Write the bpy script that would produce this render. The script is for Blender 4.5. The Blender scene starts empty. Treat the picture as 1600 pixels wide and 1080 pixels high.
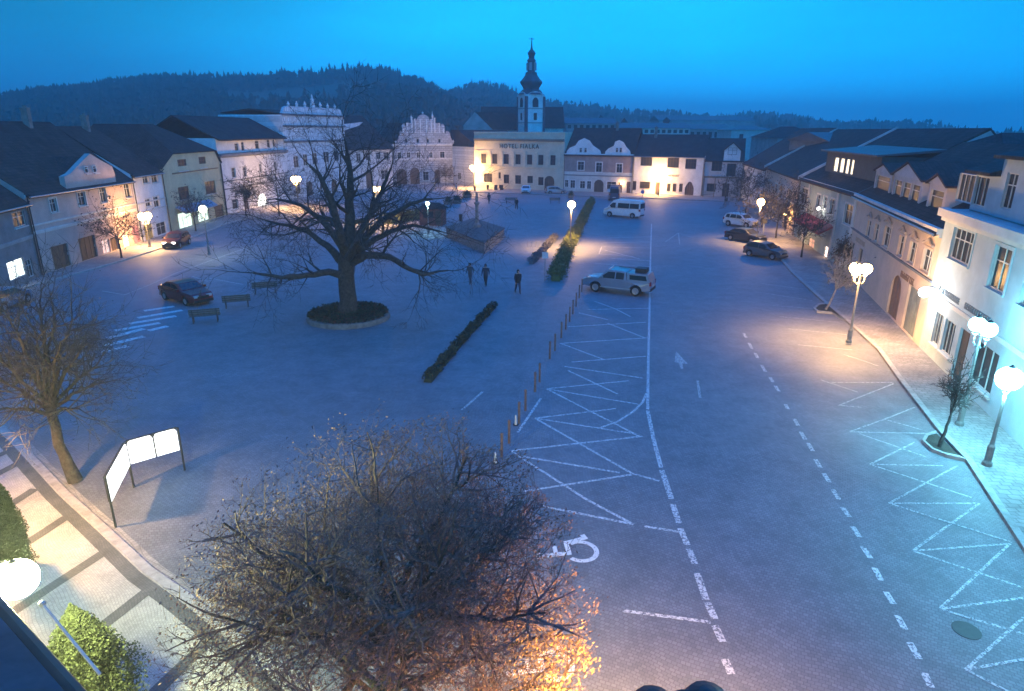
import bpy, math, random
from mathutils import Vector, Matrix
R = math.radians
PI = math.pi
sc = bpy.context.scene
COL = sc.collection
random.seed(7)

# ------------------------------------------------------------------ camera model
CF, CP, CR, CH = 1018.0, 0.3195, 0.0053, 11.66      # focal length for a 1600 px frame, pitch, roll, height above the square
def ray(px, py):
    x, y, z = (px-800)/CF, -(py-540)/CF, -1.0
    c, s = math.cos(CR), math.sin(CR)
    x, y = c*x-s*y, s*x+c*y
    cp, sp = math.cos(CP), math.sin(CP)
    return Vector((x, y*sp-z*cp, y*cp+z*sp)).normalized()
def G(px, py, z=0.0):                 # ground point (at height z) seen at a pixel
    d = ray(px, py); t = (z-CH)/d.z
    return Vector((d.x*t, d.y*t, z))
def AT(px, py, D):                    # point seen at a pixel at forward distance D
    d = ray(px, py); t = D/d.y
    return Vector((d.x*t, D, CH+d.z*t))
cam_d = bpy.data.cameras.new("camera"); cam = bpy.data.objects.new("camera", cam_d); COL.objects.link(cam)
cam_d.sensor_width = 36; cam_d.lens = CF/1600*36; cam_d.clip_end = 9000; cam_d.clip_start = 0.1
cp, sp = math.cos(CP), math.sin(CP)
M = Matrix(((1, 0, 0), (0, sp, -cp), (0, cp, sp))).to_4x4() @ Matrix.Rotation(CR, 4, 'Z')
M.translation = (0, 0, CH)
cam.matrix_world = M
sc.camera = cam

# ------------------------------------------------------------------ materials
MC = {}
def nd(nt, t, **k):
    n = nt.nodes.new(t)
    for a, b in k.items():
        if a in n.inputs: n.inputs[a].default_value = b
        else: setattr(n, a, b)
    return n
def mat(name, col, rough=0.8, var=0.18, scale=1.2, bump=0.0, bscale=20, metal=0.0, kind=None, col2=None, **kw):
    if name in MC: return MC[name]
    m = bpy.data.materials.new(name); m.use_nodes = True; nt = m.node_tree; L = nt.links.new
    b = nt.nodes['Principled BSDF']; MC[name] = m
    b.inputs['Roughness'].default_value = rough; b.inputs['Metallic'].default_value = metal
    tc = nd(nt, 'ShaderNodeTexCoord')
    co = tc.outputs['Object']
    n1 = nd(nt, 'ShaderNodeTexNoise'); n1.inputs['Scale'].default_value = scale; n1.inputs['Detail'].default_value = 8; n1.inputs['Roughness'].default_value = 0.65
    L(co, n1.inputs['Vector'])
    rp = nd(nt, 'ShaderNodeValToRGB'); L(n1.outputs['Fac'], rp.inputs['Fac'])
    c2 = col2 or tuple(c*(1-var*1.6) for c in col); c1 = tuple(min(1, c*(1+var)) for c in col)
    rp.color_ramp.elements[0].position = 0.32; rp.color_ramp.elements[1].position = 0.68
    rp.color_ramp.elements[0].color = (*c2, 1); rp.color_ramp.elements[1].color = (*c1, 1)
    out = rp.outputs['Color']; h = None
    if kind == 'setts':
        # small square setts: brick pattern for joints, random tone per stone
        mp = nd(nt, 'ShaderNodeMapping'); mp.inputs['Rotation'].default_value = (0, 0, kw.get('rot', 0.4)); L(co, mp.inputs['Vector'])
        nz = nd(nt, 'ShaderNodeTexNoise'); nz.inputs['Scale'].default_value = 0.35; L(co, nz.inputs['Vector'])
        mx = nd(nt, 'ShaderNodeVectorMath', operation='ADD'); sc_ = nd(nt, 'ShaderNodeVectorMath', operation='SCALE'); sc_.inputs['Scale'].default_value = 0.9
        L(nz.outputs['Color'], sc_.inputs[0]); L(mp.outputs[0], mx.inputs[0]); L(sc_.outputs[0], mx.inputs[1])
        br = nd(nt, 'ShaderNodeTexBrick'); s = kw.get('size', 0.16)
        br.inputs['Scale'].default_value = 1.0; br.inputs['Brick Width'].default_value = s; br.inputs['Row Height'].default_value = s*0.85
        br.inputs['Mortar Size'].default_value = s*0.09; br.inputs['Mortar Smooth'].default_value = 0.4
        br.inputs['Color1'].default_value = (0.86, 0.86, 0.87, 1); br.inputs['Color2'].default_value = (1.14, 1.13, 1.12, 1); br.inputs['Mortar'].default_value = (0.68, 0.68, 0.68, 1)
        L(mx.outputs[0], br.inputs['Vector'])
        n3 = nd(nt, 'ShaderNodeTexNoise'); n3.inputs['Scale'].default_value = 0.12; n3.inputs['Detail'].default_value = 5; L(co, n3.inputs['Vector'])
        m3 = nd(nt, 'ShaderNodeMapRange'); L(n3.outputs['Fac'], m3.inputs[0]); m3.inputs[1].default_value = .3; m3.inputs[2].default_value = .7; m3.inputs[3].default_value = .84; m3.inputs[4].default_value = 1.14
        a = nd(nt, 'ShaderNodeMix', data_type='RGBA', blend_type='MULTIPLY'); a.inputs[0].default_value = 1
        L(out, a.inputs[6]); L(br.outputs['Color'], a.inputs[7])
        a2 = nd(nt, 'ShaderNodeMix', data_type='RGBA', blend_type='MULTIPLY'); a2.inputs[0].default_value = 1
        L(a.outputs[2], a2.inputs[6]); L(m3.outputs[0], a2.inputs[7]); out = a2.outputs[2]
        inv = nd(nt, 'ShaderNodeMath', operation='SUBTRACT'); inv.inputs[0].default_value = 1; L(br.outputs['Fac'], inv.inputs[1]); h = inv.outputs[0]
        bp = nd(nt, 'ShaderNodeBump'); bp.inputs['Strength'].default_value = 0.4; bp.inputs['Distance'].default_value = 0.02
        L(h, bp.inputs['Height']); L(bp.outputs[0], b.inputs['Normal'])
    elif kind == 'tiles':
        wv = nd(nt, 'ShaderNodeTexBrick'); wv.inputs['Scale'].default_value = 1; wv.inputs['Brick Width'].default_value = 0.3; wv.inputs['Row Height'].default_value = 0.34
        wv.inputs['Mortar Size'].default_value = 0.03; wv.inputs['Color1'].default_value = (.75, .75, .75, 1); wv.inputs['Color2'].default_value = (1.25, 1.2, 1.15, 1); wv.inputs['Mortar'].default_value = (.5, .5, .5, 1)
        mp = nd(nt, 'ShaderNodeMapping'); mp.inputs['Scale'].default_value = (1, 1.25, 1); L(co, mp.inputs['Vector']); L(mp.outputs[0], wv.inputs['Vector'])
        a = nd(nt, 'ShaderNodeMix', data_type='RGBA', blend_type='MULTIPLY'); a.inputs[0].default_value = 1
        L(out, a.inputs[6]); L(wv.outputs['Color'], a.inputs[7]); out = a.outputs[2]
        bp = nd(nt, 'ShaderNodeBump'); bp.inputs['Strength'].default_value = 0.6; bp.inputs['Distance'].default_value = 0.05; bp.invert = True
        L(wv.outputs['Fac'], bp.inputs['Height']); L(bp.outputs[0], b.inputs['Normal'])
    elif kind == 'sgraffito':
        br = nd(nt, 'ShaderNodeTexBrick'); br.inputs['Scale'].default_value = 1; br.inputs['Brick Width'].default_value = kw.get('bw', 0.55); br.inputs['Row Height'].default_value = kw.get('bh', 0.42)
        br.inputs['Mortar Size'].default_value = kw.get('ms', 0.05); br.inputs['Color1'].default_value = (.72, .72, .72, 1); br.inputs['Color2'].default_value = (1.15, 1.15, 1.15, 1); br.inputs['Mortar'].default_value = (.42, .42, .45, 1)
        mp = nd(nt, 'ShaderNodeMapping'); mp.inputs['Rotation'].default_value = (PI/2, 0, 0); L(co, mp.inputs['Vector']); L(mp.outputs[0], br.inputs['Vector'])
        a = nd(nt, 'ShaderNodeMix', data_type='RGBA', blend_type='MULTIPLY'); a.inputs[0].default_value = kw.get('amt', .8)
        L(out, a.inputs[6]); L(br.outputs['Color'], a.inputs[7]); out = a.outputs[2]
    elif bump:
        n2 = nd(nt, 'ShaderNodeTexNoise'); n2.inputs['Scale'].default_value = bscale; n2.inputs['Detail'].default_value = 4; L(co, n2.inputs['Vector'])
        bp = nd(nt, 'ShaderNodeBump'); bp.inputs['Strength'].default_value = bump; bp.inputs['Distance'].default_value = 0.05
        L(n2.outputs['Fac'], bp.inputs['Height']); L(bp.outputs[0], b.inputs['Normal'])
    L(out, b.inputs['Base Color'])
    if 'roof' in name: b.inputs['Specular IOR Level'].default_value = .15
    if kind == 'paint':      # worn road paint: stone shows through
        nz = nd(nt, 'ShaderNodeTexNoise'); nz.inputs['Scale'].default_value = kw.get('ws', 6.0); nz.inputs['Detail'].default_value = 6; nz.inputs['Roughness'].default_value = .75; L(co, nz.inputs['Vector'])
        mr = nd(nt, 'ShaderNodeMapRange'); L(nz.outputs['Fac'], mr.inputs[0]); w = kw.get('wear', .5)
        mr.inputs[1].default_value = w-.05; mr.inputs[2].default_value = w+.05
        tr = nd(nt, 'ShaderNodeBsdfTransparent'); ms = nd(nt, 'ShaderNodeMixShader')
        L(mr.outputs[0], ms.inputs[0]); L(tr.outputs[0], ms.inputs[1]); L(b.outputs[0], ms.inputs[2]); L(ms.outputs[0], nt.nodes['Material Output'].inputs['Surface'])
    return m
def emit(name, col, s):
    if name in MC: return MC[name]
    m = bpy.data.materials.new(name); m.use_nodes = True; nt = m.node_tree; MC[name] = m
    b = nt.nodes['Principled BSDF']; b.inputs['Base Color'].default_value = (.6, .6, .6, 1)
    b.inputs['Emission Color'].default_value = (*col, 1); b.inputs['Emission Strength'].default_value = s
    tc = nd(nt, 'ShaderNodeTexCoord'); n = nd(nt, 'ShaderNodeTexNoise'); n.inputs['Scale'].default_value = 2.5; nt.links.new(tc.outputs['Object'], n.inputs['Vector'])
    mr = nd(nt, 'ShaderNodeMapRange'); nt.links.new(n.outputs['Fac'], mr.inputs[0]); mr.inputs[1].default_value = .3; mr.inputs[2].default_value = .7; mr.inputs[3].default_value = s*.6; mr.inputs[4].default_value = s*1.3
    nt.links.new(mr.outputs[0], b.inputs['Emission Strength'])
    m.cycles.emission_sampling = 'NONE' if s < 3 else 'FRONT'
    return m
def globe_mat(name, col, s):
    m = emit(name, col, s); m.cycles.emission_sampling = 'NONE'; return m
glass = mat('window_glass', (.035, .04, .05), .3, .3, 3); glass.node_tree.nodes['Principled BSDF'].inputs['Specular IOR Level'].default_value = .06
glass2 = mat('car_glass', (.02, .022, .028), .08, .2, 3)
frameW = mat('frame_white', (.6, .6, .58), .5); frameB = mat('frame_brown', (.11, .07, .05), .6)
trim = mat('trim_plaster', (.62, .6, .56), .8, .1); doorB = mat('door_wood', (.09, .055, .04), .6)
roofR = mat('roof_tiles_red', (.075, .045, .04), .85, .3, .8, kind='tiles'); roofD = mat('roof_tiles_dark', (.05, .045, .045), .85, .3, .8, kind='tiles')
roofS = mat('roof_sheet', (.09, .095, .105), .5, .2, .6); stone = mat('stone', (.2, .19, .18), .85, .25, 3, .4, 12)
postm = mat('lamp_post_grey', (.20, .19, .18), .5, .2, 4)
iron = mat('cast_iron', (.03, .03, .035), .5, .2, 4); steel = mat('galvanised', (.3, .31, .33), .45, .15, 5, metal=.6)
bark = mat('bark', (.06, .05, .045), .95, .4, 6, .8, 14); bark2 = mat('bark_pale', (.30, .26, .23), .95, .35, 5, .7, 16)
wood = mat('bench_wood', (.07, .075, .06), .7, .3, 4); rubber = mat('rubber', (.015, .015, .016), .8)
chrome = mat('rim_metal', (.45, .46, .48), .35, .1, 5, metal=.7); plastic = mat('black_plastic', (.02, .02, .022), .6)

# ------------------------------------------------------------------ mesh builder
class MB:
    def __init__(s): s.v = []; s.f = []; s.mi = []; s.cur = 0; s.sm = []; s.smooth = False
    def add(s, vs, fs):
        o = len(s.v); s.v += [tuple(p) for p in vs]
        for f in fs: s.f.append(tuple(i+o for i in f)); s.mi.append(s.cur); s.sm.append(s.smooth)
        return s
    def box(s, x0, x1, y0, y1, z0, z1):
        return s.add([(x0, y0, z0), (x1, y0, z0), (x1, y1, z0), (x0, y1, z0), (x0, y0, z1), (x1, y0, z1), (x1, y1, z1), (x0, y1, z1)],
                     [(0, 3, 2, 1), (4, 5, 6, 7), (0, 1, 5, 4), (1, 2, 6, 5), (2, 3, 7, 6), (3, 0, 4, 7)])
    def prism(s, poly, y0, y1, axis='y'):    # poly of (a,b); extruded along axis
        n = len(poly)
        if axis == 'y': P = [(a, y0, b) for a, b in poly]+[(a, y1, b) for a, b in poly]
        elif axis == 'z': P = [(a, b, y0) for a, b in poly]+[(a, b, y1) for a, b in poly]
        else: P = [(y0, a, b) for a, b in poly]+[(y1, a, b) for a, b in poly]
        A = sum(poly[i][0]*poly[(i+1) % n][1]-poly[(i+1) % n][0]*poly[i][1] for i in range(n))
        flip = (A < 0) ^ (axis == 'y')
        fs = [tuple(range(n))[::-1], tuple(range(n, 2*n))]+[(i, (i+1) % n, n+(i+1) % n, n+i) for i in range(n)]
        if flip: fs = [f[::-1] for f in fs]
        return s.add(P, fs)
    def tube(s, pts, rad, n=6, cap=True):
        pts = [Vector(p) for p in pts]; k = len(pts)
        if not hasattr(rad, '__len__'): rad = [rad]*k
        rings = []; up = Vector((0, 0, 1)); prev = None
        for i in range(k):
            d = (pts[min(i+1, k-1)]-pts[max(i-1, 0)]); d = d.normalized() if d.length > 1e-6 else Vector((0, 0, 1))
            if prev is None: a = d.orthogonal().normalized()
            else: a = prev-d*prev.dot(d); a = a.normalized() if a.length > 1e-5 else d.orthogonal().normalized()
            prev = a; b = d.cross(a)
            rings += [pts[i]+(a*math.cos(2*PI*j/n)+b*math.sin(2*PI*j/n))*rad[i] for j in range(n)]
        fs = [(i*n+j, i*n+(j+1) % n, (i+1)*n+(j+1) % n, (i+1)*n+j) for i in range(k-1) for j in range(n)]
        if cap and n > 2: fs += [tuple(range(n))[::-1], tuple((k-1)*n+j for j in range(n))]
        return s.add(rings, fs)
    def lathe(s, prof, n=16, c=(0, 0, 0), ph=0):
        k = len(prof); P = [(c[0]+r*math.cos(2*PI*j/n+ph), c[1]+r*math.sin(2*PI*j/n+ph), c[2]+z) for r, z in prof for j in range(n)]
        fs = [(i*n+j, i*n+(j+1) % n, (i+1)*n+(j+1) % n, (i+1)*n+j) for i in range(k-1) for j in range(n)]
        fs += [tuple(range(n))[::-1], tuple((k-1)*n+j for j in range(n))]
        return s.add(P, fs)
    def ball(s, c, r, n=12, m=8, sz=1):
        return s.lathe([(max(1e-3, r*math.sin(PI*i/m)), -r*sz*math.cos(PI*i/m)) for i in range(m+1)], n, c)
    def build(s, name, mats, parent=None, loc=None):
        me = bpy.data.meshes.new(name); me.from_pydata(s.v, [], s.f)
        for m in (mats if isinstance(mats, (list, tuple)) else [mats]):
            if m: me.materials.append(m)
        me.polygons.foreach_set('material_index', s.mi); me.polygons.foreach_set('use_smooth', s.sm)
        me.update(); o = bpy.data.objects.new(name, me); COL.objects.link(o)
        if parent is not None: o.parent = parent
        if loc is not None: o.location = loc
        return o
def tag(o, label=None, cat=None, group=None, kind=None):
    if label: o['label'] = label
    if cat: o['category'] = cat
    if group: o['group'] = group
    if kind: o['kind'] = kind
    return o
def thing(name, label, cat, loc=(0, 0, 0), rz=0, group=None):
    o = bpy.data.objects.new(name, None); COL.objects.link(o); o.empty_display_size = .3
    o.location = loc; o.rotation_euler = (0, 0, rz)
    return tag(o, label, cat, group)
def clone(root, loc, rz, label, group=None):
    r = root.copy(); COL.objects.link(r); r.location = loc; r.rotation_euler = (0, 0, rz)
    r['label'] = label
    if group: r['group'] = group
    def rec(a, b):
        for ch in list(a.children):
            c = ch.copy(); COL.objects.link(c); c.parent = b; rec(ch, c)
    rec(root, r)
    return r
ORD = 'first second third fourth fifth sixth seventh eighth ninth tenth eleventh twelfth thirteenth fourteenth fifteenth sixteenth'.split()

# ------------------------------------------------------------------ sky and light
w = bpy.data.worlds.new("World"); sc.world = w; w.use_nodes = True; nt = w.node_tree; L = nt.links.new
bg = nt.nodes['Background']
SKYS = 1.3
tc = nd(nt, 'ShaderNodeTexCoord'); sx = nd(nt, 'ShaderNodeSeparateXYZ'); L(tc.outputs['Generated'], sx.inputs[0])
sky = nd(nt, 'ShaderNodeTexSky'); sky.sky_type = 'NISHITA'; sky.sun_disc = False; sky.sun_elevation = R(1.0); sky.sun_rotation = R(140)
# vertical ramp: pale azure low down, brighter cyan blue higher, calmer overhead
rz_ = nd(nt, 'ShaderNodeValToRGB'); L(sx.outputs['Z'], rz_.inputs['Fac'])
e = rz_.color_ramp.elements
def setramp(r, L_):
    el = r.color_ramp.elements
    while len(el) < len(L_): el.new(.5)
    for a, (p, c) in zip(el, L_): a.position = p; a.color = (*c, 1)
setramp(rz_, [(0.0, (.010, 1.0, 3.0)), (.05, (.006, .95, 2.3)), (.12, (.006, .78, 1.6)), (.18, (.010, .62, 1.22)), (.28, (.012, .60, 1.2)), (.5, (.004, .38, 1.55)), (1.0, (.02, .36, 1.6))])
# darker towards the left
rx_ = nd(nt, 'ShaderNodeMapRange'); L(sx.outputs['X'], rx_.inputs[0]); rx_.interpolation_type = 'SMOOTHSTEP'
rx_.inputs[1].default_value = -.62; rx_.inputs[2].default_value = -.05; rx_.inputs[3].default_value = .33; rx_.inputs[4].default_value = 1
rx2 = nd(nt, 'ShaderNodeMapRange'); L(sx.outputs['X'], rx2.inputs[0]); rx2.interpolation_type = 'SMOOTHSTEP'
rx2.inputs[1].default_value = .15; rx2.inputs[2].default_value = .65; rx2.inputs[3].default_value = 1; rx2.inputs[4].default_value = .80
cl = nd(nt, 'ShaderNodeTexNoise'); cl.inputs['Scale'].default_value = 2.2; cl.inputs['Detail'].default_value = 7; cl.inputs['Roughness'].default_value = .55
mpw = nd(nt, 'ShaderNodeMapping'); mpw.inputs['Scale'].default_value = (1, 1, 5); L(tc.outputs['Generated'], mpw.inputs['Vector']); L(mpw.outputs[0], cl.inputs['Vector'])
cr = nd(nt, 'ShaderNodeMapRange'); L(cl.outputs['Fac'], cr.inputs[0]); cr.inputs[1].default_value = .3; cr.inputs[2].default_value = .72; cr.inputs[3].default_value = .82; cr.inputs[4].default_value = 1.1
m1 = nd(nt, 'ShaderNodeMath', operation='MULTIPLY'); L(rx_.outputs[0], m1.inputs[0]); L(rx2.outputs[0], m1.inputs[1])
m2 = nd(nt, 'ShaderNodeMath', operation='MULTIPLY'); L(m1.outputs[0], m2.inputs[0]); L(cr.outputs[0], m2.inputs[1])
vm = nd(nt, 'ShaderNodeVectorMath', operation='SCALE'); L(rz_.outputs[0], vm.inputs[0]); L(m2.outputs[0], vm.inputs['Scale'])
ns = nd(nt, 'ShaderNodeVectorMath', operation='MULTIPLY'); L(sky.outputs[0], ns.inputs[0]); ns.inputs[1].default_value = (.0006, .003, .008)
ad = nd(nt, 'ShaderNodeVectorMath', operation='ADD'); L(vm.outputs[0], ad.inputs[0]); L(ns.outputs[0], ad.inputs[1])
L(ad.outputs[0], bg.inputs['Color']); bg.inputs['Strength'].default_value = SKYS
sun = bpy.data.lights.new('sun', 'SUN'); sun.energy = 0.05; sun.angle = R(20); sun.color = (.6, .75, 1)
so = bpy.data.objects.new('sun', sun); COL.objects.link(so); so.rotation_euler = (R(60), 0, R(-40))
sc.view_settings.view_transform = 'Standard'; sc.view_settings.look = 'None'; sc.view_settings.exposure = 0; sc.view_settings.gamma = 1

def point(parent, loc, power, col, rad=.2):
    l = bpy.data.lights.new('lamp_light', 'POINT'); l.energy = power; l.color = col; l.shadow_soft_size = rad; l.use_soft_falloff = False
    o = bpy.data.objects.new('lamp_light', l); COL.objects.link(o); o.location = loc
    if parent is not None: o.parent = parent
    return o

def spot(parent, loc, power, col, size=138, rad=.15):
    l = bpy.data.lights.new('lamp_beam', 'SPOT'); l.energy = power; l.color = col; l.shadow_soft_size = rad; l.use_soft_falloff = False; l.spot_size = R(size); l.spot_blend = .55
    o = bpy.data.objects.new('lamp_beam', l); COL.objects.link(o); o.location = loc; o.parent = parent
    return o

# ------------------------------------------------------------------ ground
def sheet(name, poly, z, m, label=None, thick=None):
    b = MB()
    if thick: b.prism([(p[0], p[1]) for p in poly], z-thick, z, 'z')
    else:
        pl = [(p[0], p[1]) for p in poly]
        A = sum(pl[i][0]*pl[(i+1) % len(pl)][1]-pl[(i+1) % len(pl)][0]*pl[i][1] for i in range(len(pl)))
        if A < 0: pl = pl[::-1]
        b.add([(x, y, z) for x, y in pl], [tuple(range(len(pl)))])
    return tag(b.build(name, m), kind='structure')
grass = mat('rough_grass', (.05, .06, .04), .95, .4, .02)
setts = mat('setts', (.20, .205, .22), .62, .12, .9, kind='setts', size=.125, rot=.5)
setts_plaza = mat('setts_plaza', (.185, .195, .21), .66, .13, .9, kind='setts', size=.13, rot=-.3)
mosaic = mat('mosaic_pale', (.47, .45, .41), .7, .15, 1, kind='setts', size=.07, rot=.75)
mosaic_d = mat('mosaic_dark', (.13, .13, .13), .7, .2, 1, kind='setts', size=.07, rot=.75)
flag = mat('flagstones', (.30, .28, .27), .7, .2, .8, kind='setts', size=.3, rot=.15)
kerbm = mat('kerb_granite', (.38, .36, .34), .8, .2, 3, .3, 20)
sheet('ground', [(-3000, -200), (3000, -200), (3000, 6000), (-3000, 6000)], -0.02, grass)
sheet('road', [(-60, -6), (60, -6), (60, 150), (-60, 150)], 0.0, setts)
pz = [G(*p) for p in [(560, 310), (850, 330), (925, 318), (850, 470), (790, 700), (690, 960), (640, 1250), (300, 1250), (250, 960), (120, 800), (105, 770), (290, 500), (400, 400)]]
sheet('square_paving', pz, 0.004, setts_plaza)

def offset_line(pts, d):
    out = []
    for i, p in enumerate(pts):
        a = pts[max(0, i-1)]; c = pts[min(len(pts)-1, i+1)]; t = Vector((c[0]-a[0], c[1]-a[1])).normalized()
        out.append((p[0]-t.y*d, p[1]+t.x*d))
    return out
def band(b, pts, d0, d1, z0, z1):
    A = offset_line(pts, d0); B = offset_line(pts, d1)
    for i in range(len(pts)-1):
        q = [A[i], A[i+1], B[i+1], B[i]]
        b.prism(q, z0, z1, 'z')
# right pavement
rk = [G(*p) for p in [(1150, 330), (1190, 372), (1201, 384.4), (1236, 427), (1282, 470), (1318, 500), (1370, 548), (1405, 598), (1464, 675), (1508, 722), (1600, 865), (1720, 1060)]]
rk = [(p.x, p.y) for p in rk]
inner = [(60, 3), (60, 118)]
sheet('right_pavement', rk+inner, .12, flag, thick=.12)
b = MB(); band(b, rk, .002, .24, .0, .135); tag(b.build('kerb', kerbm), kind='structure')
# left pavement
lk = [G(*p) for p in [(-120, 500), (-30, 470), (50, 447), (150, 420), (190, 408), (252, 388), (301, 371), (350, 351), (400, 337), (450, 325), (560, 306), (700, 300), (740, 301)]]
lk = [(p.x, p.y) for p in lk]
sheet('left_pavement', lk+[(-8, 160), (-70, 160), (-70, 30)], .10, flag, thick=.10)
b = MB(); band(b, lk, -.2, -.002, 0, .115); tag(b.build('kerb', kerbm), kind='structure')
# far pavement
fk = [G(*p) for p in [(740, 301), (880, 306), (990, 310), (1100, 314), (1150, 316)]]; fk = [(p.x, p.y) for p in fk]
sheet('far_pavement', fk+[(60, 150), (-8, 160)], .11, flag, thick=.11)
# near left pavement with dark bands
nk = [G(*p) for p in [(-160, 560), (-40, 640), (20, 695), (96, 778), (158, 835), (226, 900), (282, 940), (347, 993), (440, 1075), (560, 1180)]]; nk = [(p.x, p.y) for p in nk]
sheet('near_pavement', nk+[(-1, 5.), (-1, -6), (-40, -6), (-40, 25)], .12, mosaic, thick=.12)
b = MB(); band(b, nk, -.02, .24, 0, .135); tag(b.build('kerb', kerbm), kind='structure')
b = MB(); band(b, nk, .27, .5, 0, .006); tag(b.build('gutter', mat('gutter_stone', (.34, .33, .31), .7, .2, 2, kind='setts', size=.14, rot=.7)), kind='structure')
b = MB(); band(b, nk, -.42, -.06, .10, .124)
for (x0, y0, x1, y1) in [(104, 808, 40, 850), (166, 861, 85, 914), (231, 923, 148, 988), (326, 1002, 236, 1088), (55, 764, -20, 812), (30, 723, -30, 755), (16, 704, -40, 728)]:
    p = G(x0, y0, .124); q = G(x1, y1, .124); p2 = q+(q-p)*1.0
    d = (q-p).normalized(); n = Vector((-d.y, d.x, 0))*.17
    p.z = p2.z = .129; b.add([p+n, p-n, p2-n, p2+n], [(0, 1, 2, 3)] if (n.cross(d)).z < 0 else [(3, 2, 1, 0)])
tag(b.build('paving_bands', mosaic_d), kind='structure')

# ------------------------------------------------------------------ painted markings
paint = mat('road_paint', (.68, .68, .66), .7, .1, 3, kind='paint', wear=.465, ws=13)
paint_w = mat('road_paint_worn', (.6, .6, .58), .7, .1, 3, kind='paint', wear=.48, ws=14)
paint_n = mat('symbol_paint', (.78, .78, .76), .6, .06, 3, kind='paint', wear=.40, ws=14)
ZC = [0]
def strip(b, pts, wd, z=.008):
    ZC[0] += 1; z += .0011*(ZC[0] % 9)
    P = [G(*p) for p in pts]; P = [(p.x, p.y) for p in P]
    A = offset_line(P, -wd/2); B = offset_line(P, wd/2)
    for i in range(len(P)-1):
        b.add([(*A[i], z), (*A[i+1], z), (*B[i+1], z), (*B[i], z)], [(0, 1, 2, 3)])
bays_left = [
 [(798, 705), (1004, 682)], [(798, 705), (915, 780), (990, 820)], [(818, 714), (968, 739)],
 [(836, 654), (987, 740), (1030, 752)], [(836, 654), (962, 639)], [(836, 654), (996, 679)],
 [(854, 608), (918, 641), (954, 659), (998, 682)], [(854, 608), (982, 595.6)], [(854, 608), (998, 632)],
 [(893, 566), (1009, 557)], [(887, 579), (965, 616)], [(882, 573), (1004, 591)], [(875, 537), (1015, 528)], [(876, 537), (943, 562)],
 [(887, 511), (1009, 504)], [(948, 505), (1009, 529)], [(918, 484), (1015, 482)], [(929, 471), (962, 483), (985, 495)], [(904, 489), (950, 500)],
 [(934, 670), (965, 659), (990, 643), (1004, 629), (1010, 615)], [(809, 676), (845, 623)],
 [(820, 768), (987, 742)], [(846, 791), (990, 820)], [(1007, 823), (1063, 832)], [(973, 955), (1110, 973)],
 [(936, 397), (940, 386), (1016, 388)], [(936, 397), (990, 401)], [(956, 404), (1016, 408)], [(945, 391), (1000, 405)], [(930, 412), (1016, 417)], [(940, 380), (1016, 378)], [(950, 372), (1016, 370)]]
b = MB()
for l in bays_left: strip(b, l, .11)
tag(b.build('parking_bay_lines', paint), kind='structure')
bays_right = [
 [(1198, 459), (1269, 470)], [(1207, 478), (1278, 483)], [(1218, 495), (1310, 504)], [(1232, 514), (1322, 523)], [(1247, 539), (1331, 547)], [(1319, 554), (1372, 572)], [(1188, 443), (1255, 452)],
 [(1282, 594), (1340, 613)], [(1298, 598), (1396, 598)], [(1396, 600), (1310, 634)], [(1310, 634), (1346, 637)], [(1328, 675), (1384, 655), (1429, 637)],
 [(1328, 675), (1467, 678)], [(1343, 678), (1449, 715)], [(1384, 656), (1441, 672)],
 [(1359, 726), (1430, 691)], [(1359, 726), (1474, 728)], [(1359, 726), (1518, 778)],
 [(1389, 787), (1496, 728)], [(1389, 787), (1526, 787)], [(1389, 787), (1581, 848)],
 [(1426, 861), (1530, 787)], [(1426, 861), (1578, 850)], [(1426, 861), (1600, 919)],
 [(1468, 952), (1578, 850)], [(1468, 952), (1605, 934)], [(1468, 952), (1600, 991)],
 [(1509, 1047), (1600, 965)], [(1509, 1047), (1605, 1030)], [(1509, 1047), (1580, 1084)]]
b = MB()
for l in bays_right: strip(b, l, .075)
tag(b.build('kerbside_bay_lines', paint_w), kind='structure')
b = MB()
edge = [(1018, 350), (1017, 380), (1016, 420), (1015, 480), (1013, 560), (1012, 640), (1022, 690), (1037, 745), (1050, 785)]
strip(b, edge[:6], .13); strip(b, [(1012, 642), (1022, 690), (1033, 731)], .16)
for s in [[(1034, 735), (1049, 780)], [(1051, 788), (1061, 818)], [(1063, 826), (1074, 852)], [(1076, 858), (1086, 882)], [(1089, 896), (1103, 938)], [(1105, 942), (1117, 968)], [(1117, 978), (1129, 1004)], [(1132, 1030), (1143, 1054)]]:
    strip(b, s, .19)
tag(b.build('bay_edge_line', paint), kind='structure')
b = MB()
for s in [(1162, 521, 1166, 528), (1170, 536, 1175, 545), (1180, 552, 1184, 560), (1190, 571, 1196, 581), (1203, 590, 1208, 598), (1211, 603, 1217, 612), (1227, 632, 1231, 640), (1241, 655, 1247, 666), (1251, 675, 1258, 687), (1262, 692, 1270, 705), (1274, 718, 1282, 731), (1287, 740, 1296, 754), (1301, 765, 1311, 781), (1316, 793, 1327, 808), (1332, 823, 1343, 840), (1348, 855, 1360, 873), (1366, 888, 1377, 908), (1384, 925, 1396, 944), (1402, 962, 1414, 984), (1421, 1004, 1436, 1030), (1444, 1052, 1455, 1075)]:
    strip(b, [(s[0], s[1]), (s[2], s[3])], .16)
tag(b.build('centre_dashes', paint), kind='structure')
paint_z = mat('zebra_paint', (.72, .72, .70), .7, .1, 3, kind='paint', wear=.42, ws=9)
b = MB()
for s in [(157, 550, 200, 541), (162, 541, 225, 526), (165, 530, 225, 514), (232, 517, 262, 510), (180, 517, 250, 505), (202, 506, 275, 494), (215, 497, 285, 485), (225, 486, 272, 479)]:
    strip(b, [(s[0], s[1]), (s[2], s[3])], .46)
tag(b.build('zebra_crossing', paint_z), kind='structure')
b = MB()
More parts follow.
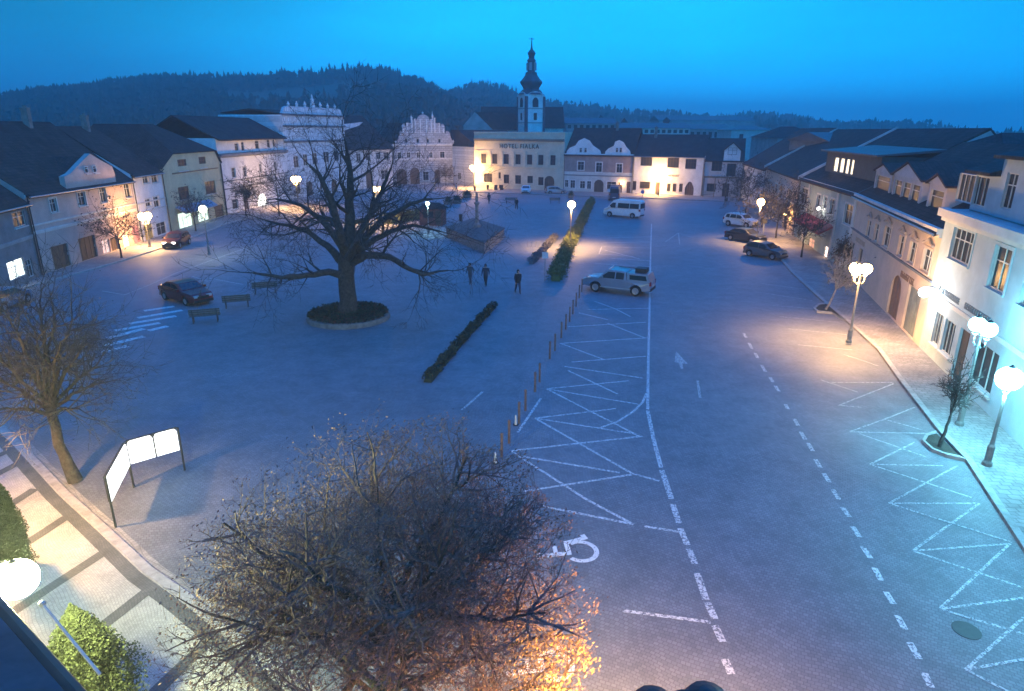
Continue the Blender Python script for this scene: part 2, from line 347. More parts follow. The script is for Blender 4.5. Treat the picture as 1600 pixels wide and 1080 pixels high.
for l in [[(145, 558), (100, 577), (60, 603), (30, 625)], [(195, 461), (230, 447), (275, 427), (400, 382)], [(328, 435), (380, 445)], [(160, 455), (195, 461)], [(300, 432), (325, 440)], [(755, 612), (722, 641)], [(1090, 595), (1094, 622)], [(1040, 378), (1060, 364), (1082, 372)], [(1060, 364), (1062, 382)]]:
    strip(b, l, .12)
ar = [G(*p) for p in [(1056, 549), (1075, 569), (1066, 568), (1068, 577), (1064, 577), (1060, 567), (1054, 566)]]
b.add([(p.x, p.y, .008) for p in ar], [tuple(range(7))[::-1]])
tag(b.build('lane_arrows_and_lines', paint_w), kind='structure')
def wheelchair(px, py, s, rot):
    b = MB(); c = G(px, py); T = Matrix.Translation((c.x, c.y, .009)) @ Matrix.Rotation(rot, 4, 'Z') @ Matrix.Scale(s, 4)
    zz = [0]
    def add(pl): zz[0] += .0005; b.add([T @ Vector((x, y, zz[0])) for x, y in pl], [tuple(range(len(pl)))])
    def ring(r0, r1, a0, a1, cx, cy, n=18):
        for i in range(n):
            p, q = R(a0+(a1-a0)*i/n), R(a0+(a1-a0)*(i+1)/n)
            add([(cx+r0*math.cos(p), cy+r0*math.sin(p)), (cx+r1*math.cos(p), cy+r1*math.sin(p)), (cx+r1*math.cos(q), cy+r1*math.sin(q)), (cx+r0*math.cos(q), cy+r0*math.sin(q))])
    def bar(x0, y0, x1, y1, wd):
        d = Vector((x1-x0, y1-y0)).normalized(); n = Vector((-d.y, d.x))*wd/2
        add([(x0-n.x, y0-n.y), (x1-n.x, y1-n.y), (x1+n.x, y1+n.y), (x0+n.x, y0+n.y)])
    ring(.30, .42, 130, 395, 0, 0); ring(0.001, .11, 0, 360, -.12, .98)
    bar(-.12, .82, -.06, .25, .14); bar(-.09, .30, .34, .30, .12); bar(.32, .34, .50, -.22, .13); bar(-.08, .6, .22, .6, .1); bar(.44, -.20, .62, -.14, .12)
    return b
wheelchair(908, 862, 1.25, R(95)).build('wheelchair_symbol', paint_n); tag(bpy.data.objects['wheelchair_symbol'], kind='structure')
tag(wheelchair(868, 1042, 1.05, R(95)).build('wheelchair_symbol', paint_n), kind='structure')
b = MB(); c = G(1510, 985); b.lathe([(.32, .0), (.32, .012), (.27, .014)], 20, (c.x, c.y, 0)); tag(b.build('manhole_cover', iron), 'round dark iron manhole cover in the kerbside bays at bottom right', 'manhole cover')
#NEXT
# ------------------------------------------------------------------ buildings
class Fac:
    """a building whose front runs from ground point A (left) to B (right); local x along front, y into depth, z up"""
    def __init__(s, name, label, a, b, top, z0=0.0, H=None):
        A, B = G(*a), G(*b); s.A = A; s.W = (B-A).length; d = (B-A).normalized(); s.rz = math.atan2(d.y, d.x)
        s.d = d; s.n = Vector((-d.y, d.x, 0)); s.root = thing(name, label, 'building', (A.x, A.y, 0), s.rz)
        s.H = H if H else s.px(*top)[1]
    def px(s, x, y, v=0.0):            # pixel -> (u, z) on the plane at depth v
        d = ray(x, y); o = Vector((0, 0, CH)); q = s.A+s.n*v
        t = (q-o).dot(s.n)/d.dot(s.n); p = o+d*t
        return (p-s.A).dot(s.d), p.z
    def rect(s, x0, y0, x1, y1, v=0.0):
        xm, ym = (x0+x1)/2, (y0+y1)/2
        return (s.px(x0, ym, v)[0], s.px(xm, y1, v)[1], s.px(x1, ym, v)[0], s.px(xm, y0, v)[1])
    def world(s, u, v, z): return s.A+s.d*u+s.n*v+Vector((0, 0, z))

def wall_grid(b, W, z0, z1, rects, depth=.16, y=0.0, u0=0.0):
    """front wall with real openings and reveals"""
    us = sorted(set([u0, W]+[min(max(r[i], u0+.05), W-.05) for r in rects for i in (0, 2)])); zs = sorted(set([z0, z1]+[min(max(r[i], z0), z1-.02) for r in rects for i in (1, 3)]))
    def inside(u, z): return any(r[0] < u < r[2] and r[1] < z < r[3] for r in rects)
    for i in range(len(us)-1):
        for j in range(len(zs)-1):
            if us[i+1]-us[i] < 1e-4 or zs[j+1]-zs[j] < 1e-4: continue
            if not inside((us[i]+us[i+1])/2, (zs[j]+zs[j+1])/2):
                b.add([(us[i], y, zs[j]), (us[i+1], y, zs[j]), (us[i+1], y, zs[j+1]), (us[i], y, zs[j+1])], [(0, 1, 2, 3)])
    for r in rects:
        a0, c0, a1, c1 = r; yb = y+depth
        b.add([(a0, y, c0), (a0, y, c1), (a0, yb, c1), (a0, yb, c0)], [(0, 1, 2, 3)])
        b.add([(a1, y, c0), (a1, y, c1), (a1, yb, c1), (a1, yb, c0)], [(3, 2, 1, 0)])
        b.add([(a0, y, c1), (a1, y, c1), (a1, yb, c1), (a0, yb, c1)], [(0, 1, 2, 3)])
        b.add([(a0, y, c0), (a1, y, c0), (a1, yb, c0), (a0, yb, c0)], [(3, 2, 1, 0)])
def window(root, r, fm=None, pane=None, surround=None, mull=(1, 1), depth=.16, y=0.0, sill=True, fw=.06, name='window'):
    u0, z0, u1, z1 = r; fm = fm or frameW; b = MB(); yb = y+depth-.05
    b.box(u0, u0+fw, yb-.03, yb+.02, z0, z1); b.box(u1-fw, u1, yb-.03, yb+.02, z0, z1)
    b.box(u0+fw, u1-fw, yb-.03, yb+.02, z0, z0+fw); b.box(u0+fw, u1-fw, yb-.03, yb+.02, z1-fw, z1)
    for i in range(1, mull[0]+1):
        x = u0+(u1-u0)*i/(mull[0]+1); b.box(x-.025, x+.025, yb-.025, yb+.015, z0+fw, z1-fw)
    if mull[1]:
        zz = z0+(z1-z0)*(.66 if mull[1] == 1 else .5); b.box(u0+fw, u1-fw, yb-.022, yb+.012, zz-.025, zz+.025)
    o = b.build(name, fm, root)
    p = MB(); p.box(u0, u1, yb+.022, yb+.04, z0, z1); p.build('pane', pane or glass, o)
    if surround is not None:
        q = MB(); t = .13; q.box(u0-t, u0-.003, y-.04, y+.01, z0-.02, z1+t); q.box(u1+.003, u1+t, y-.04, y+.01, z0-.02, z1+t); q.box(u0-.003, u1+.003, y-.045, y+.01, z1+.003, z1+t+.02)
        q.build('frame', surround, o)
    if sill:
        q = MB(); q.box(u0-.12, u1+.12, y-.1, y-.002, z0-.1, z0-.02); q.build('sill', surround or trim, o)
    return o
def door(root, r, m=None, y=0.0, depth=.2, arch=False, name='door', lab=None):
    u0, z0, u1, z1 = r; b = MB(); yb = y+depth-.04; n = max(2, int((u1-u0)/.35))
    for i in range(n):
        a = u0+(u1-u0)*i/n; c = u0+(u1-u0)*(i+1)/n; b.box(a+.01, c-.01, yb-.03-.015*(i % 2), yb+.02, max(z0, 0), z1)
    o = b.build(name, m or doorB, root)
    if lab: o['label'] = lab
    hb = MB(); hb.box(u1-.16, u1-.12, yb-.12, yb-.046, z0+.95, z0+1.15); hb.build('handle', chrome, o)
    return o
def arch_fill(b, r, y, th=.05, pointed=False, n=10):
    """wall-coloured spandrels that turn a square opening into an arched one"""
    u0, z0, u1, z1 = r; c = (u0+u1)/2; hw = (u1-u0)/2
    hh = min((z1-z0)*.75, hw*(1.5 if pointed else 1.0)); zb = z1-hh
    pts = []
    for i in range(n+1):
        t = i/n
        if pointed: x = hw*(1-t); z = hh*math.sin(t*PI/2)**.85
        else: x = hw*math.cos(t*PI/2); z = hh*math.sin(t*PI/2)
        pts.append((x, z))
    for sgn in (-1, 1):
        for i in range(n):
            (x0, a0), (x1, a1) = pts[i], pts[i+1]
            b.prism([(c+sgn*x0, zb+a0), (c+sgn*x0, z1+.01), (c+sgn*x1, z1+.01), (c+sgn*x1, zb+a1)], y-.003, y+th)
def gable_roof(f, mt, ridge_v, ridge_z, depth, ez=None, over=.35, u0=0, u1=None, thick=.18, z_back=None):
    ez = f.H if ez is None else ez; u1 = f.W if u1 is None else u1
    b = MB(); b.smooth = False
    zb = ez if z_back is None else z_back
    sl = (ridge_z-ez)/ridge_v; y0 = -over; ze = ez-over*sl
    pf = [(y0, ze), (ridge_v, ridge_z), (depth+over, zb-over*.3), (depth+over, zb-over*.3-thick), (ridge_v, ridge_z-thick), (y0, ze-thick)]
    b.prism(pf, u0+.004, u1-.004, 'x')
    o = b.build('roof', mt, f.root); return o
def chimney(f, roof, u, v, z, h=1.3, w_=.5):
    b = MB(); b.box(u-w_/2, u+w_/2, v-.3, v+.3, z-1.2, z+h); b.box(u-w_/2-.06, u+w_/2+.06, v-.36, v+.36, z+h, z+h+.12)
    b.box(u-.12, u+.12, v-.12, v+.12, z+h+.12, z+h+.32)
    b.build('chimney', mat('chimney_brick', (.25, .2, .18), .9, .25, 2), roof)
def shell(f, wm, rects, depth=10, H=None, side_gable=None, y=0, arches=(), ptd=False):
    """front, side and back walls as one mesh"""
    H = H or f.H; b = MB(); wall_grid(b, f.W, 0, H, rects, y=y)
    if side_gable: rv, rzz = side_gable; prof = [(y, 0), (depth, 0), (depth, H), (rv, rzz-.2), (y, H)]
    else: prof = [(y, 0), (depth, 0), (depth, H), (y, H)]
    for u in (0, f.W): b.add([(u, p, q) for p, q in prof], [tuple(range(len(prof)))])
    b.add([(0, depth, 0), (f.W, depth, 0), (f.W, depth, H), (0, depth, H)], [(3, 2, 1, 0)])
    if not side_gable: b.add([(0, y, H), (f.W, y, H), (f.W, depth, H), (0, depth, H)], [(0, 1, 2, 3)])
    for r in arches: arch_fill(b, r, y, pointed=ptd)
    return b.build('wall', wm, f.root)
def course(f, z, m=None, h=.18, proj=.1, u0=0, u1=None, y=0, name='cornice'):
    b = MB(); u1 = f.W if u1 is None else u1
    b.box(u0+.003, u1-.003, y-proj, y+.02, z, z+h); b.box(u0+.003, u1-.003, y-proj*.5, y+.02, z-h*.6, z)
    return b.build(name, m or trim, f.root)
def downpipe(f, u, H=None):
    b = MB(); b.tube([(u, -.1, .1), (u, -.1, (H or f.H)-.3), (u, -.35, (H or f.H)-.05)], .055, 6); b.build('downpipe', iron, f.root)
def gutter(f, z=None, over=.38, sl=.6):
    z = f.H-over*sl-.1 if z is None else z
    b = MB(); b.tube([(.01, -over-.05, z), (f.W-.01, -over-.05, z)], .07, 6); b.build('gutter', steel, f.root)
def glyphs(root, u0, u1, z, h, m, y=-.03, seed=1):
    """small raised, unreadable lettering as in the photograph"""
    rd = random.Random(seed); b = MB(); u = u0
    while u < u1-.1:
        wd = h*rd.uniform(.45, .75); t = h*.16
        b.box(u, u+t, y-.02, y+.028, z, z+h)
        k = rd.random()
        if k < .8: b.box(u+t, u+wd, y-.02, y+.028, z+h-t, z+h)
        if k > .3: b.box(u+t, u+wd, y-.02, y+.028, z+h*.42, z+h*.42+t)
        if k > .5: b.box(u+wd-t, u+wd, y-.02, y+.028, z, z+h*.42)
        if .2 < k < .6: b.box(u+t, u+wd, y-.02, y+.028, z, z+t)
        u += wd+h*.22
    return b.build('lettering', m, root)

lit_warm = emit('lit_room_warm', (1, .80, .5), 2.2); lit_white = emit('lit_shop_white', (.92, 1, .9), 2.6)
P_pink = mat('plaster_pink', (.50, .38, .33), .85, .14, .7); P_white = mat('plaster_white', (.72, .71, .70), .85, .12, .7)
P_yel = mat('plaster_yellow', (.56, .50, .30), .85, .12, .7); P_pale = mat('plaster_pale', (.60, .58, .54), .85, .14, .7)
P_teal = mat('plaster_teal', (.34, .42, .42), .85, .14, .7); P_apr = mat('plaster_apricot', (.62, .47, .37), .85, .1, .7)
P_lil = mat('plaster_lilac', (.55, .48, .46), .85, .12, .7); P_grey = mat('plaster_grey', (.33, .34, .34), .9, .2, .7)
P_brown = mat('plaster_brown', (.33, .24, .22), .9, .15, .9); P_dark = mat('plaster_dark', (.20, .20, .20), .9, .2, .7)

# --- left row -------------------------------------------------------
f = Fac('shop_house', 'dark grey house with a lit shop window at the far left edge', (-60, 492), (66, 432), (60, 309))
R_ = [f.rect(12, 405, 40, 436), f.rect(42, 404, 52, 434), f.rect(20, 330, 40, 355), f.rect(-30, 345, -8, 372)]
shell(f, P_dark, R_, 11, side_gable=(6, 11.2))
for i, r in enumerate(R_): window(f.root, r, pane=lit_white if i < 1 else None, sill=i > 1)
gable_roof(f, roofR, 6, 11.4, 12); gutter(f); course(f, 3.3, P_grey); downpipe(f, f.W-.15)

f = Fac('pink_gabled_house', 'long pink two storey house with a scrolled dormer gable, second from the left edge', (66, 432), (222, 380), (140, 288))
up = [f.rect(78, 310, 89, 332), f.rect(122, 300, 134, 322), f.rect(156, 292, 166, 317), f.rect(194, 287, 204, 309)]
gr = [f.rect(82, 382, 110, 424), f.rect(125, 369, 152, 413), f.rect(160, 374, 172, 396), f.rect(174, 370, 186, 401), f.rect(193, 366, 203, 388), f.rect(208, 352, 220, 384)]
gr = [(a, max(b_, .12), c, d) for a, b_, c, d in gr]
gr[0] = (gr[0][0], .12, gr[0][2], gr[0][3]); gr[1] = (gr[1][0], .12, gr[1][2], gr[1][3]); gr[3] = (gr[3][0], .12, gr[3][2], gr[3][3])
shell(f, P_pink, up+gr, 12, side_gable=(7, 12))
for r in up: window(f.root, r, surround=P_pale)
door(f.root, gr[0]); door(f.root, gr[1]); door(f.root, gr[3])
window(f.root, gr[2], pane=emit('lit_pink', (1, .62, .5), .7), sill=False); window(f.root, gr[4], pane=lit_warm, sill=False); door(f.root, gr[5], mat('pink_door', (.4, .2, .25)))
rf = gable_roof(f, roofR, 7, 12.2, 13); chimney(f, rf, 4, 6.5, 12); chimney(f, rf, 12.5, 6.5, 12)
course(f, 3.5); course(f, 4.1, h=.1); course(f, f.H-.3); gutter(f); downpipe(f, .15)
gp = [f.px(x, y, -.1) for x, y in [(102, 287), (100, 276), (110, 271), (125, 255), (140, 240), (158, 251), (175, 260), (177, 266), (179, 272)]]
b = MB(); zz = f.H-.1; b.prism([(gp[0][0], zz)]+gp[1:]+[(gp[-1][0], zz)], -.12, .35); g_ = b.build('gable', P_pink, f.root)
b = MB(); b.prism([(gp[1][0]+.3, f.H), (gp[4][0], gp[4][1]-.3), (gp[8][0]-.3, f.H), (gp[4][0], f.H)], .352, 5.5); b.build('dormer_roof', roofR, f.root)
for q in [(131, 260, 137, 271), (144, 259, 150, 270)]: window(f.root, f.rect(*q, v=-.12), y=-.30, depth=.2, sill=True, mull=(0, 1))

f = Fac('narrow_white_house', 'narrow white house between the pink house and the yellow house', (222, 380), (266, 364), (240, 267.5))
Ru = [f.rect(222.5, 274, 232, 287), f.rect(236.5, 272, 246, 286), f.rect(227, 311, 236, 323), f.rect(240, 307, 249, 324), f.rect(245, 347, 260, 367), f.rect(226, 350, 240, 377)]
shell(f, P_white, Ru, 11, side_gable=(6.5, 11.6))
for i, r in enumerate(Ru[:5]): window(f.root, r, surround=trim if i < 4 else None, pane=None)
door(f.root, (Ru[5][0], .12, Ru[5][2], Ru[5][3]), mat('yellow_door', (.5, .36, .1)), lab='yellow door')
rf = gable_roof(f, roofR, 6.5, 11.8, 12); course(f, 3.1, h=.1); course(f, 4.0, h=.1); gutter(f); downpipe(f, .1); chimney(f, rf, 5, 6, 11.5)

f = Fac('yellow_house', 'yellow house with four wide windows and a blue shop awning', (266, 364), (354, 337), (300, 258))
Ry = [f.rect(279, 291.5, 296, 312), f.rect(321, 283, 337, 303), f.rect(279, 331, 301, 356), f.rect(309, 322, 326, 346), f.rect(336, 320, 350, 343)]
Ry[4] = (Ry[4][0], .12, Ry[4][2], Ry[4][3])
shell(f, P_yel, Ry, 11)
for i, r in enumerate(Ry[:4]): window(f.root, r, frameB if i < 2 else frameW, pane=emit('shop_display', (.8, 1, .8), 1.6) if i > 1 else None, mull=(2, 1), sill=i < 2)
door(f.root, Ry[4])
gz = f.px(315, 238)[1]; gu = [f.px(267.5, 244)[0], f.px(335, 236)[0]]
gl = [f.rect(278, 249, 292, 267), f.rect(311, 245, 322, 262)]
b = MB(); wall_grid(b, gu[1], f.H, gz, gl, u0=gu[0])
b.prism([(0, f.H), (gu[0], f.H), (gu[0], gz)], 0, .2); b.prism([(gu[1], f.H), (f.W, f.H), (gu[1], gz)], 0, .2)
b.build('gable', P_yel, f.root)
for r in gl: window(f.root, r, frameB, mull=(2, 1))
b = MB(); pf = [(-.2, f.H-.1), (gu[0], gz+.1), (gu[1], gz+.1), (f.W+.15, f.H-.1)]
b.add([(a, -.3, z) for a, z in pf]+[(a, 10.5, z) for a, z in [(-.2, f.H-.1), (f.W*.4, gz+3.4), (f.W*.6, gz+3.4), (f.W+.15, f.H-.1)]]+[(f.W*.4, 5, gz+3.4), (f.W*.6, 5, gz+3.4)],
      [(0, 1, 8, 4), (8, 5, 4), (1, 2, 9, 8), (2, 3, 7, 9), (9, 7, 6), (8, 9, 6, 5)])
b.build('roof', roofR, f.root)
b = MB(); u0, u1 = f.px(275, 330)[0], f.px(327, 318)[0]; za = f.px(300, 322)[1]
b.prism([(-.02, za+.35), (-1.1, za-.35), (-1.1, za-.5), (-.02, za+.2)], u0, u1, 'x'); b.build('awning', mat('awning_blue', (.25, .33, .42), .8), f.root)
course(f, f.px(300, 268)[1], frameB, h=.08, u0=gu[0]-.4, u1=gu[1]+.3); downpipe(f, f.W-.1); downpipe(f, .12)

f = Fac('white_town_house', 'long pale blue-white house with an attic storey and one brightly lit doorway', (354, 337), (455, 312), (400, 238))
Rm = [f.rect(362, 262, 368, 278), f.rect(380, 261, 385, 277), f.rect(405, 256, 409, 270), f.rect(428, 253, 432, 266), f.rect(363, 311, 372, 327), f.rect(403, 303, 417, 328), f.rect(382, 306, 389, 330)]
Rm[5] = (Rm[5][0], .12, Rm[5][2], Rm[5][3]); Rm[6] = (Rm[6][0], .12, Rm[6][2], Rm[6][3])
shell(f, P_white, Rm, 12, arches=[Rm[5]])
for i, r in enumerate(Rm[:5]): window(f.root, r, surround=trim, mull=(0, 1))
window(f.root, Rm[5], pane=emit('lit_doorway', (.95, 1, .92), 5), sill=False, name='door'); door(f.root, Rm[6])
course(f, f.H-.25, mat('slate_cornice', (.16, .17, .2)), h=.3, proj=.35)
course(f, f.px(400, 277)[1], mat('slate_cornice', None), h=.1); course(f, f.px(400, 288)[1], mat('slate_cornice', None), h=.1)
ztop = f.px(395, 215)[1]; ra = [f.rect(370, 224, 376, 236), f.rect(380, 222, 385, 236), f.rect(401.5, 220, 408, 233), f.rect(420, 218.5, 425, 231), f.rect(429, 218, 433, 230)]
b = MB(); wall_grid(b, f.W-.2, f.H+.1, ztop, ra, y=.3, u0=.2); b.box(.2, .22, .3, 10, f.H, ztop); b.box(f.W-.22, f.W-.2, .3, 10, f.H, ztop); b.build('attic_wall', P_white, f.root)
for r in ra: window(f.root, r, y=.3, mull=(0, 1), sill=False)
gable_roof(f, roofD, 6, ztop+3.0, 11, ez=ztop); downpipe(f, .1)

f = Fac('stepped_attic_palace', 'tall blue-white palace with sgraffito bands and an urn topped parapet', (453, 312), (545, 298), (480, 225))
sg = mat('sgraffito_blue', (.74, .76, .78), .85, .12, .8, kind='sgraffito', bw=.5, bh=.8, ms=.09, amt=.5)
z1, z2, z3 = f.px(490, 221)[1], f.px(490, 198)[1], f.px(490, 181)[1]; z4 = f.px(490, 168)[1]
Rp = [f.rect(459, 244, 467, 262), f.rect(474, 241, 481, 259), f.rect(488, 239, 496, 257), f.rect(506, 237, 514, 254), f.rect(522, 235, 530, 252), f.rect(462, 285, 470, 303), f.rect(480, 283, 489, 306), f.rect(500, 282, 508, 296), f.rect(518, 280, 527, 300)]
Rp[6] = (Rp[6][0], .12, Rp[6][2], Rp[6][3]); Rp[8] = (Rp[8][0], .12, Rp[8][2], Rp[8][3])
f.H = z3; shell(f, sg, Rp, 13, arches=[Rp[6], Rp[8]])
for i, r in enumerate(Rp): (door if i in (6, 8) else window)(f.root, r)
sc_m = mat('slate_cornice', None)
for z in (z1, z2, z3): course(f, z, sc_m, h=.22, proj=.3)
b = MB(); wd = f.W
b.prism([(.2, z3+.2), (wd-.2, z3+.2), (wd-.9, z4-.2), (wd-1.8, z4), (1.8, z4), (.9, z4-.2)], 0, .5); b.build('parapet', sg, f.root)
for k in range(12):
    u = 1.2+(wd-2.4)*k/11; b = MB(); 
    b.box(u-.14, u+.14, -.05, -.002, z2+.3, z3-.1); b.build('pilaster', P_white, f.root)
for k, hh in enumerate([.8, .9, 1.0, 2.3, 1.1, .9, .8]):
    u = 2.4+(wd-4.8)*k/6; b = MB()
    b.lathe([(.28, 0), (.16, .15*hh), (.3, .45*hh), (.12, .7*hh), (.14, .8*hh), (.02, hh)], 8, (u, .25, z4)); 
    if hh > 2: b.box(u-.6, u+.6, .2, .3, z4+1.3, z4+1.45); b.box(u-.5, u+.5, .1, .4, z4, z4+.7)
    b.build('urn', P_white, f.root)
gable_roof(f, roofD, 6.5, z3+1.0, 13, ez=z3+.2, over=-.6)
c0 = f.px(541, 197, 3)[0]; b = MB(); b.prism([(wd, z1-1.5), (wd, f.px(545, 197, 3)[1]), (f.px(567, 191, 3)[0], f.px(567, 191, 3)[1]), (wd+1.0, z1-1.5)], 3, 3.4); b.build('side_gable', sg, f.root)

# --- far side ---------------------------------------------------------
f = Fac('steep_roofed_house', 'low pale house under a very large dark hipped roof, left of the stepped gable', (548, 298), (615, 291), (600, 233))
Rq = [f.rect(600, 238, 608, 250), f.rect(588, 238, 595, 249), f.rect(572, 239, 579, 251), f.rect(557, 240, 564, 252), f.rect(596, 266, 607, 280), f.rect(572, 268, 583, 291)]
Rq[5] = (Rq[5][0], .12, Rq[5][2], Rq[5][3])
shell(f, P_white, Rq, 16)
for i, r in enumerate(Rq): (door if i == 5 else window)(f.root, r)
rzz = f.px(600, 182, 8)[1]; b = MB(); o_ = .5
b.add([(-o_, -o_, f.H-.1), (f.W+o_, -o_, f.H-.1), (f.W+o_, 16, f.H-.1), (-o_, 16, f.H-.1), (3.2, 8, rzz), (f.W+.3, 8, rzz)], [(0, 1, 5, 4), (1, 2, 5), (2, 3, 4, 5), (3, 0, 4), (0, 3, 2, 1)])
b.build('roof', roofD, f.root); course(f, 3.6, h=.1)

f = Fac('renaissance_gable_house', 'sgraffito house with a tall stepped and pinnacled renaissance gable', (616, 290), (708, 287), (660, 226))
sg2 = mat('sgraffito_grey', (.50, .50, .52), .85, .15, .8, kind='sgraffito', bw=.9, bh=.45, ms=.07, amt=.7)
mw = [f.rect(*q) for q in [(621, 238, 627, 248), (635.5, 238, 641.5, 247), (651, 238, 657, 247), (671, 238, 676, 247), (687.5, 237, 695, 247)]]
ar_ = [f.rect(620, 264, 636, 289), f.rect(641, 262, 656, 289), f.rect(679, 265, 688, 288), f.rect(661, 268, 670, 282)]
ar_ = [(a, .12 if i < 3 else b_, c, d) for i, (a, b_, c, d) in enumerate(ar_)]
shell(f, sg2, mw+ar_, 14, arches=ar_[:3])
for r in mw+[ar_[3]]: window(f.root, r, surround=P_white)
for r in ar_[:3]: door(f.root, r, depth=.22)
course(f, f.H-.1, P_white, h=.25, proj=.2); course(f, f.px(660, 249)[1], P_white, h=.12)
def zt(y): return f.px(661, y)[1]
def ut(x): return f.px(x, 210)[0]
b = MB(); sw = [f.rect(x-2, 217, x+2, 223.5) for x in (635, 653, 668.6, 687)]
wall_grid(b, ut(703), f.H+.15, zt(208.5), sw, u0=ut(624), depth=.3)
for sx_ in (0, 1):
    u = [ut(624), ut(703)][sx_]; g_ = -1 if sx_ == 0 else 1; e_ = ut(618) if sx_ == 0 else ut(709)
    b.prism([(u, f.H+.15), (e_, f.H+.15), (e_-.1*g_, f.H+.6), ((u+e_)/2, f.H+.9), (u, zt(211))], 0, .4)
b.box(ut(629.5), ut(695), 0, .4, zt(208.5), zt(196.7)); b.box(ut(637.5), ut(685), 0, .4, zt(196.7), zt(192.5)); b.box(ut(643), ut(680), 0, .4, zt(192.5), zt(187.5))
cx_, tw = (ut(652)+ut(672))/2, (ut(672)-ut(652))/2
b.prism([(cx_+tw*.95*math.cos(PI*i/12), zt(188)+(zt(179.5)-zt(188))*math.sin(PI*i/12)**.8) for i in range(13)], 0, .4)
for sx_ in (0, 1):
    for (xa, xb, ya, yb) in [((624, 628), (703, 697), 208.5, 205), ((629.5, 633), (695, 690), 196.7, 194)]:
        xx = xa if sx_ == 0 else xb; b.prism([(ut(xx[0]), zt(ya)), (ut(xx[1]), zt(ya)), (ut(xx[1]), zt(yb)), ((ut(xx[0])*.55+ut(xx[1])*.45), zt(ya)+.5)], .02, .38)
b.build('gable', sg2, f.root)
for r in sw: window(f.root, r, mull=(0, 0), sill=False, depth=.3)
for x in (630, 636.5, 644, 649, 657, 667, 674, 679.5, 686.5, 693):
    t = 202 if x in (630, 693) else 193.5 if x in (636.5, 686.5) else 185 if x in (644, 679.5) else 187; b = MB(); b.box(ut(x)-.13, ut(x)+.13, -.14, -.002, zt(208), zt(t)); b.box(ut(x)-.2, ut(x)+.2, -.2, -.002, zt(t), zt(t)+.15); b.build('pilaster', P_white, f.root)
for x, y in ((644, 179), (677, 173), (662, 174), (630, 194), (693, 194), (617.5, 218), (708.5, 218)):
    b = MB(); zb = zt({644: 188, 677: 188, 662: 178.5}.get(x, 200 if y == 194 else 224)); h_ = zt(y)-zb; b.lathe([(.22, 0), (.12, .2*h_), (.26, .45*h_), (.1, .7*h_), (.02, h_)], 8, (ut(x), .2, zb)); b.build('pinnacle', P_white, f.root)
b = MB(); rv = zt(192); b.prism([(0, f.H), (f.W, f.H), (ut(686), rv), (ut(636), rv)], .42, 14); b.build('roof', roofD, f.root)

f = Fac('rusticated_corner_house', 'pale corner house with horizontal rusticated lines, left of the hotel', (708, 287), (742, 291), (725, 230))
rm = mat('rustic_white', (.62, .61, .60), .85, .1, .8, kind='sgraffito', bw=40, bh=.55, ms=.035, amt=.6)
shell(f, rm, [f.rect(715, 270, 720, 280)], 14); window(f.root, f.rect(715, 270, 720, 280)); course(f, f.H-.1, h=.2)
b = MB(); b.prism([(-1.2, f.H), (f.W+.5, f.H), (f.W*.2, f.px(700, 203, 6)[1]), (-1.2, f.px(700, 203, 6)[1])], .5, 14); b.build('roof', roofD, f.root)

f = Fac('hotel', 'cream three storey hotel with its name in dark letters under the cornice', (742, 294), (880, 299), (810, 206.5))
P_cr = mat('plaster_cream', (.55, .50, .38), .85, .1, .7)
uw = [f.rect(x-4, 240+i*.45, x+4, 255.5+i*.45) for i, x in enumerate((755.7, 773, 791, 809.5, 827.5, 845, 864))]
lw = [f.rect(*q) for q in [(756, 271, 769, 285), (779, 269.5, 782.5, 279), (787, 273, 795.5, 287), (805, 274, 814, 287.5), (824, 275, 832.5, 286.5), (841, 277, 849, 289.5), (772.5, 289, 777, 295), (779.5, 289, 784, 295), (850.5, 275, 866, 298)]]
lw[8] = (lw[8][0], .12, lw[8][2], lw[8][3])
shell(f, P_cr, uw+lw, 14, arches=[lw[8]])
for r in uw: window(f.root, r, frameB, surround=P_cr)
for i, r in enumerate(lw[:8]): window(f.root, r, frameB, mull=(0, 1) if i in (1, 6, 7) else (2, 1) if i == 0 else (1, 1), sill=i < 6)
door(f.root, lw[8])
zc = f.px(812, 219.5)[1]; course(f, zc, mat('hotel_cornice', (.17, .16, .13)), h=.3, proj=.5); course(f, f.H-.2, P_cr, h=.2, proj=.15)
u0, u1 = f.px(754, 261)[0], f.px(869, 264)[0]; course(f, f.px(812, 261.5)[1], P_cr, h=.2, proj=.25, u0=u0, u1=u1); course(f, f.px(812, 236)[1], P_cr, h=.1, proj=.06)
for i in range(8):
    x = 747.5+i*18; u = f.px(x+.3, 245)[0]; b = MB(); b.box(u-.25, u+.25, -.1, -.002, f.px(812, 260)[1], f.px(812, 237.5)[1]); b.build('pilaster', P_cr, f.root)
u0, u1 = f.px(780.5, 228)[0], f.px(842, 230)[0]
cu = bpy.data.curves.new('t', 'FONT'); cu.body = 'HOTEL FIALKA'; cu.size = 1; cu.extrude = .03; cu.space_character = 1.25; cu.offset = .012
to = bpy.data.objects.new('t', cu); COL.objects.link(to); bpy.context.view_layer.update()
me = bpy.data.meshes.new_from_object(to.evaluated_get(bpy.context.evaluated_depsgraph_get())); bpy.data.objects.remove(to)
xs = [v.co.x for v in me.vertices]; s_ = (u1-u0)/(max(xs)-min(xs)); zl = f.px(812, 232)[1]; hl = f.px(812, 225)[1]-zl; sy_ = hl/.72
me.transform(Matrix(((s_, 0, 0, u0), (0, 0, -1, -.06), (0, sy_, 0, zl), (0, 0, 0, 1))))
me.materials.append(mat('sign_letters', (.05, .05, .045))); o = bpy.data.objects.new('sign', me); COL.objects.link(o); o.parent = f.root; o['label'] = 'dark raised letters reading HOTEL FIALKA'
b = MB(); b.box(.2, f.W-.2, .5, 13.5, f.H-.35, f.H-.2); b.build('roof', roofS, f.root)

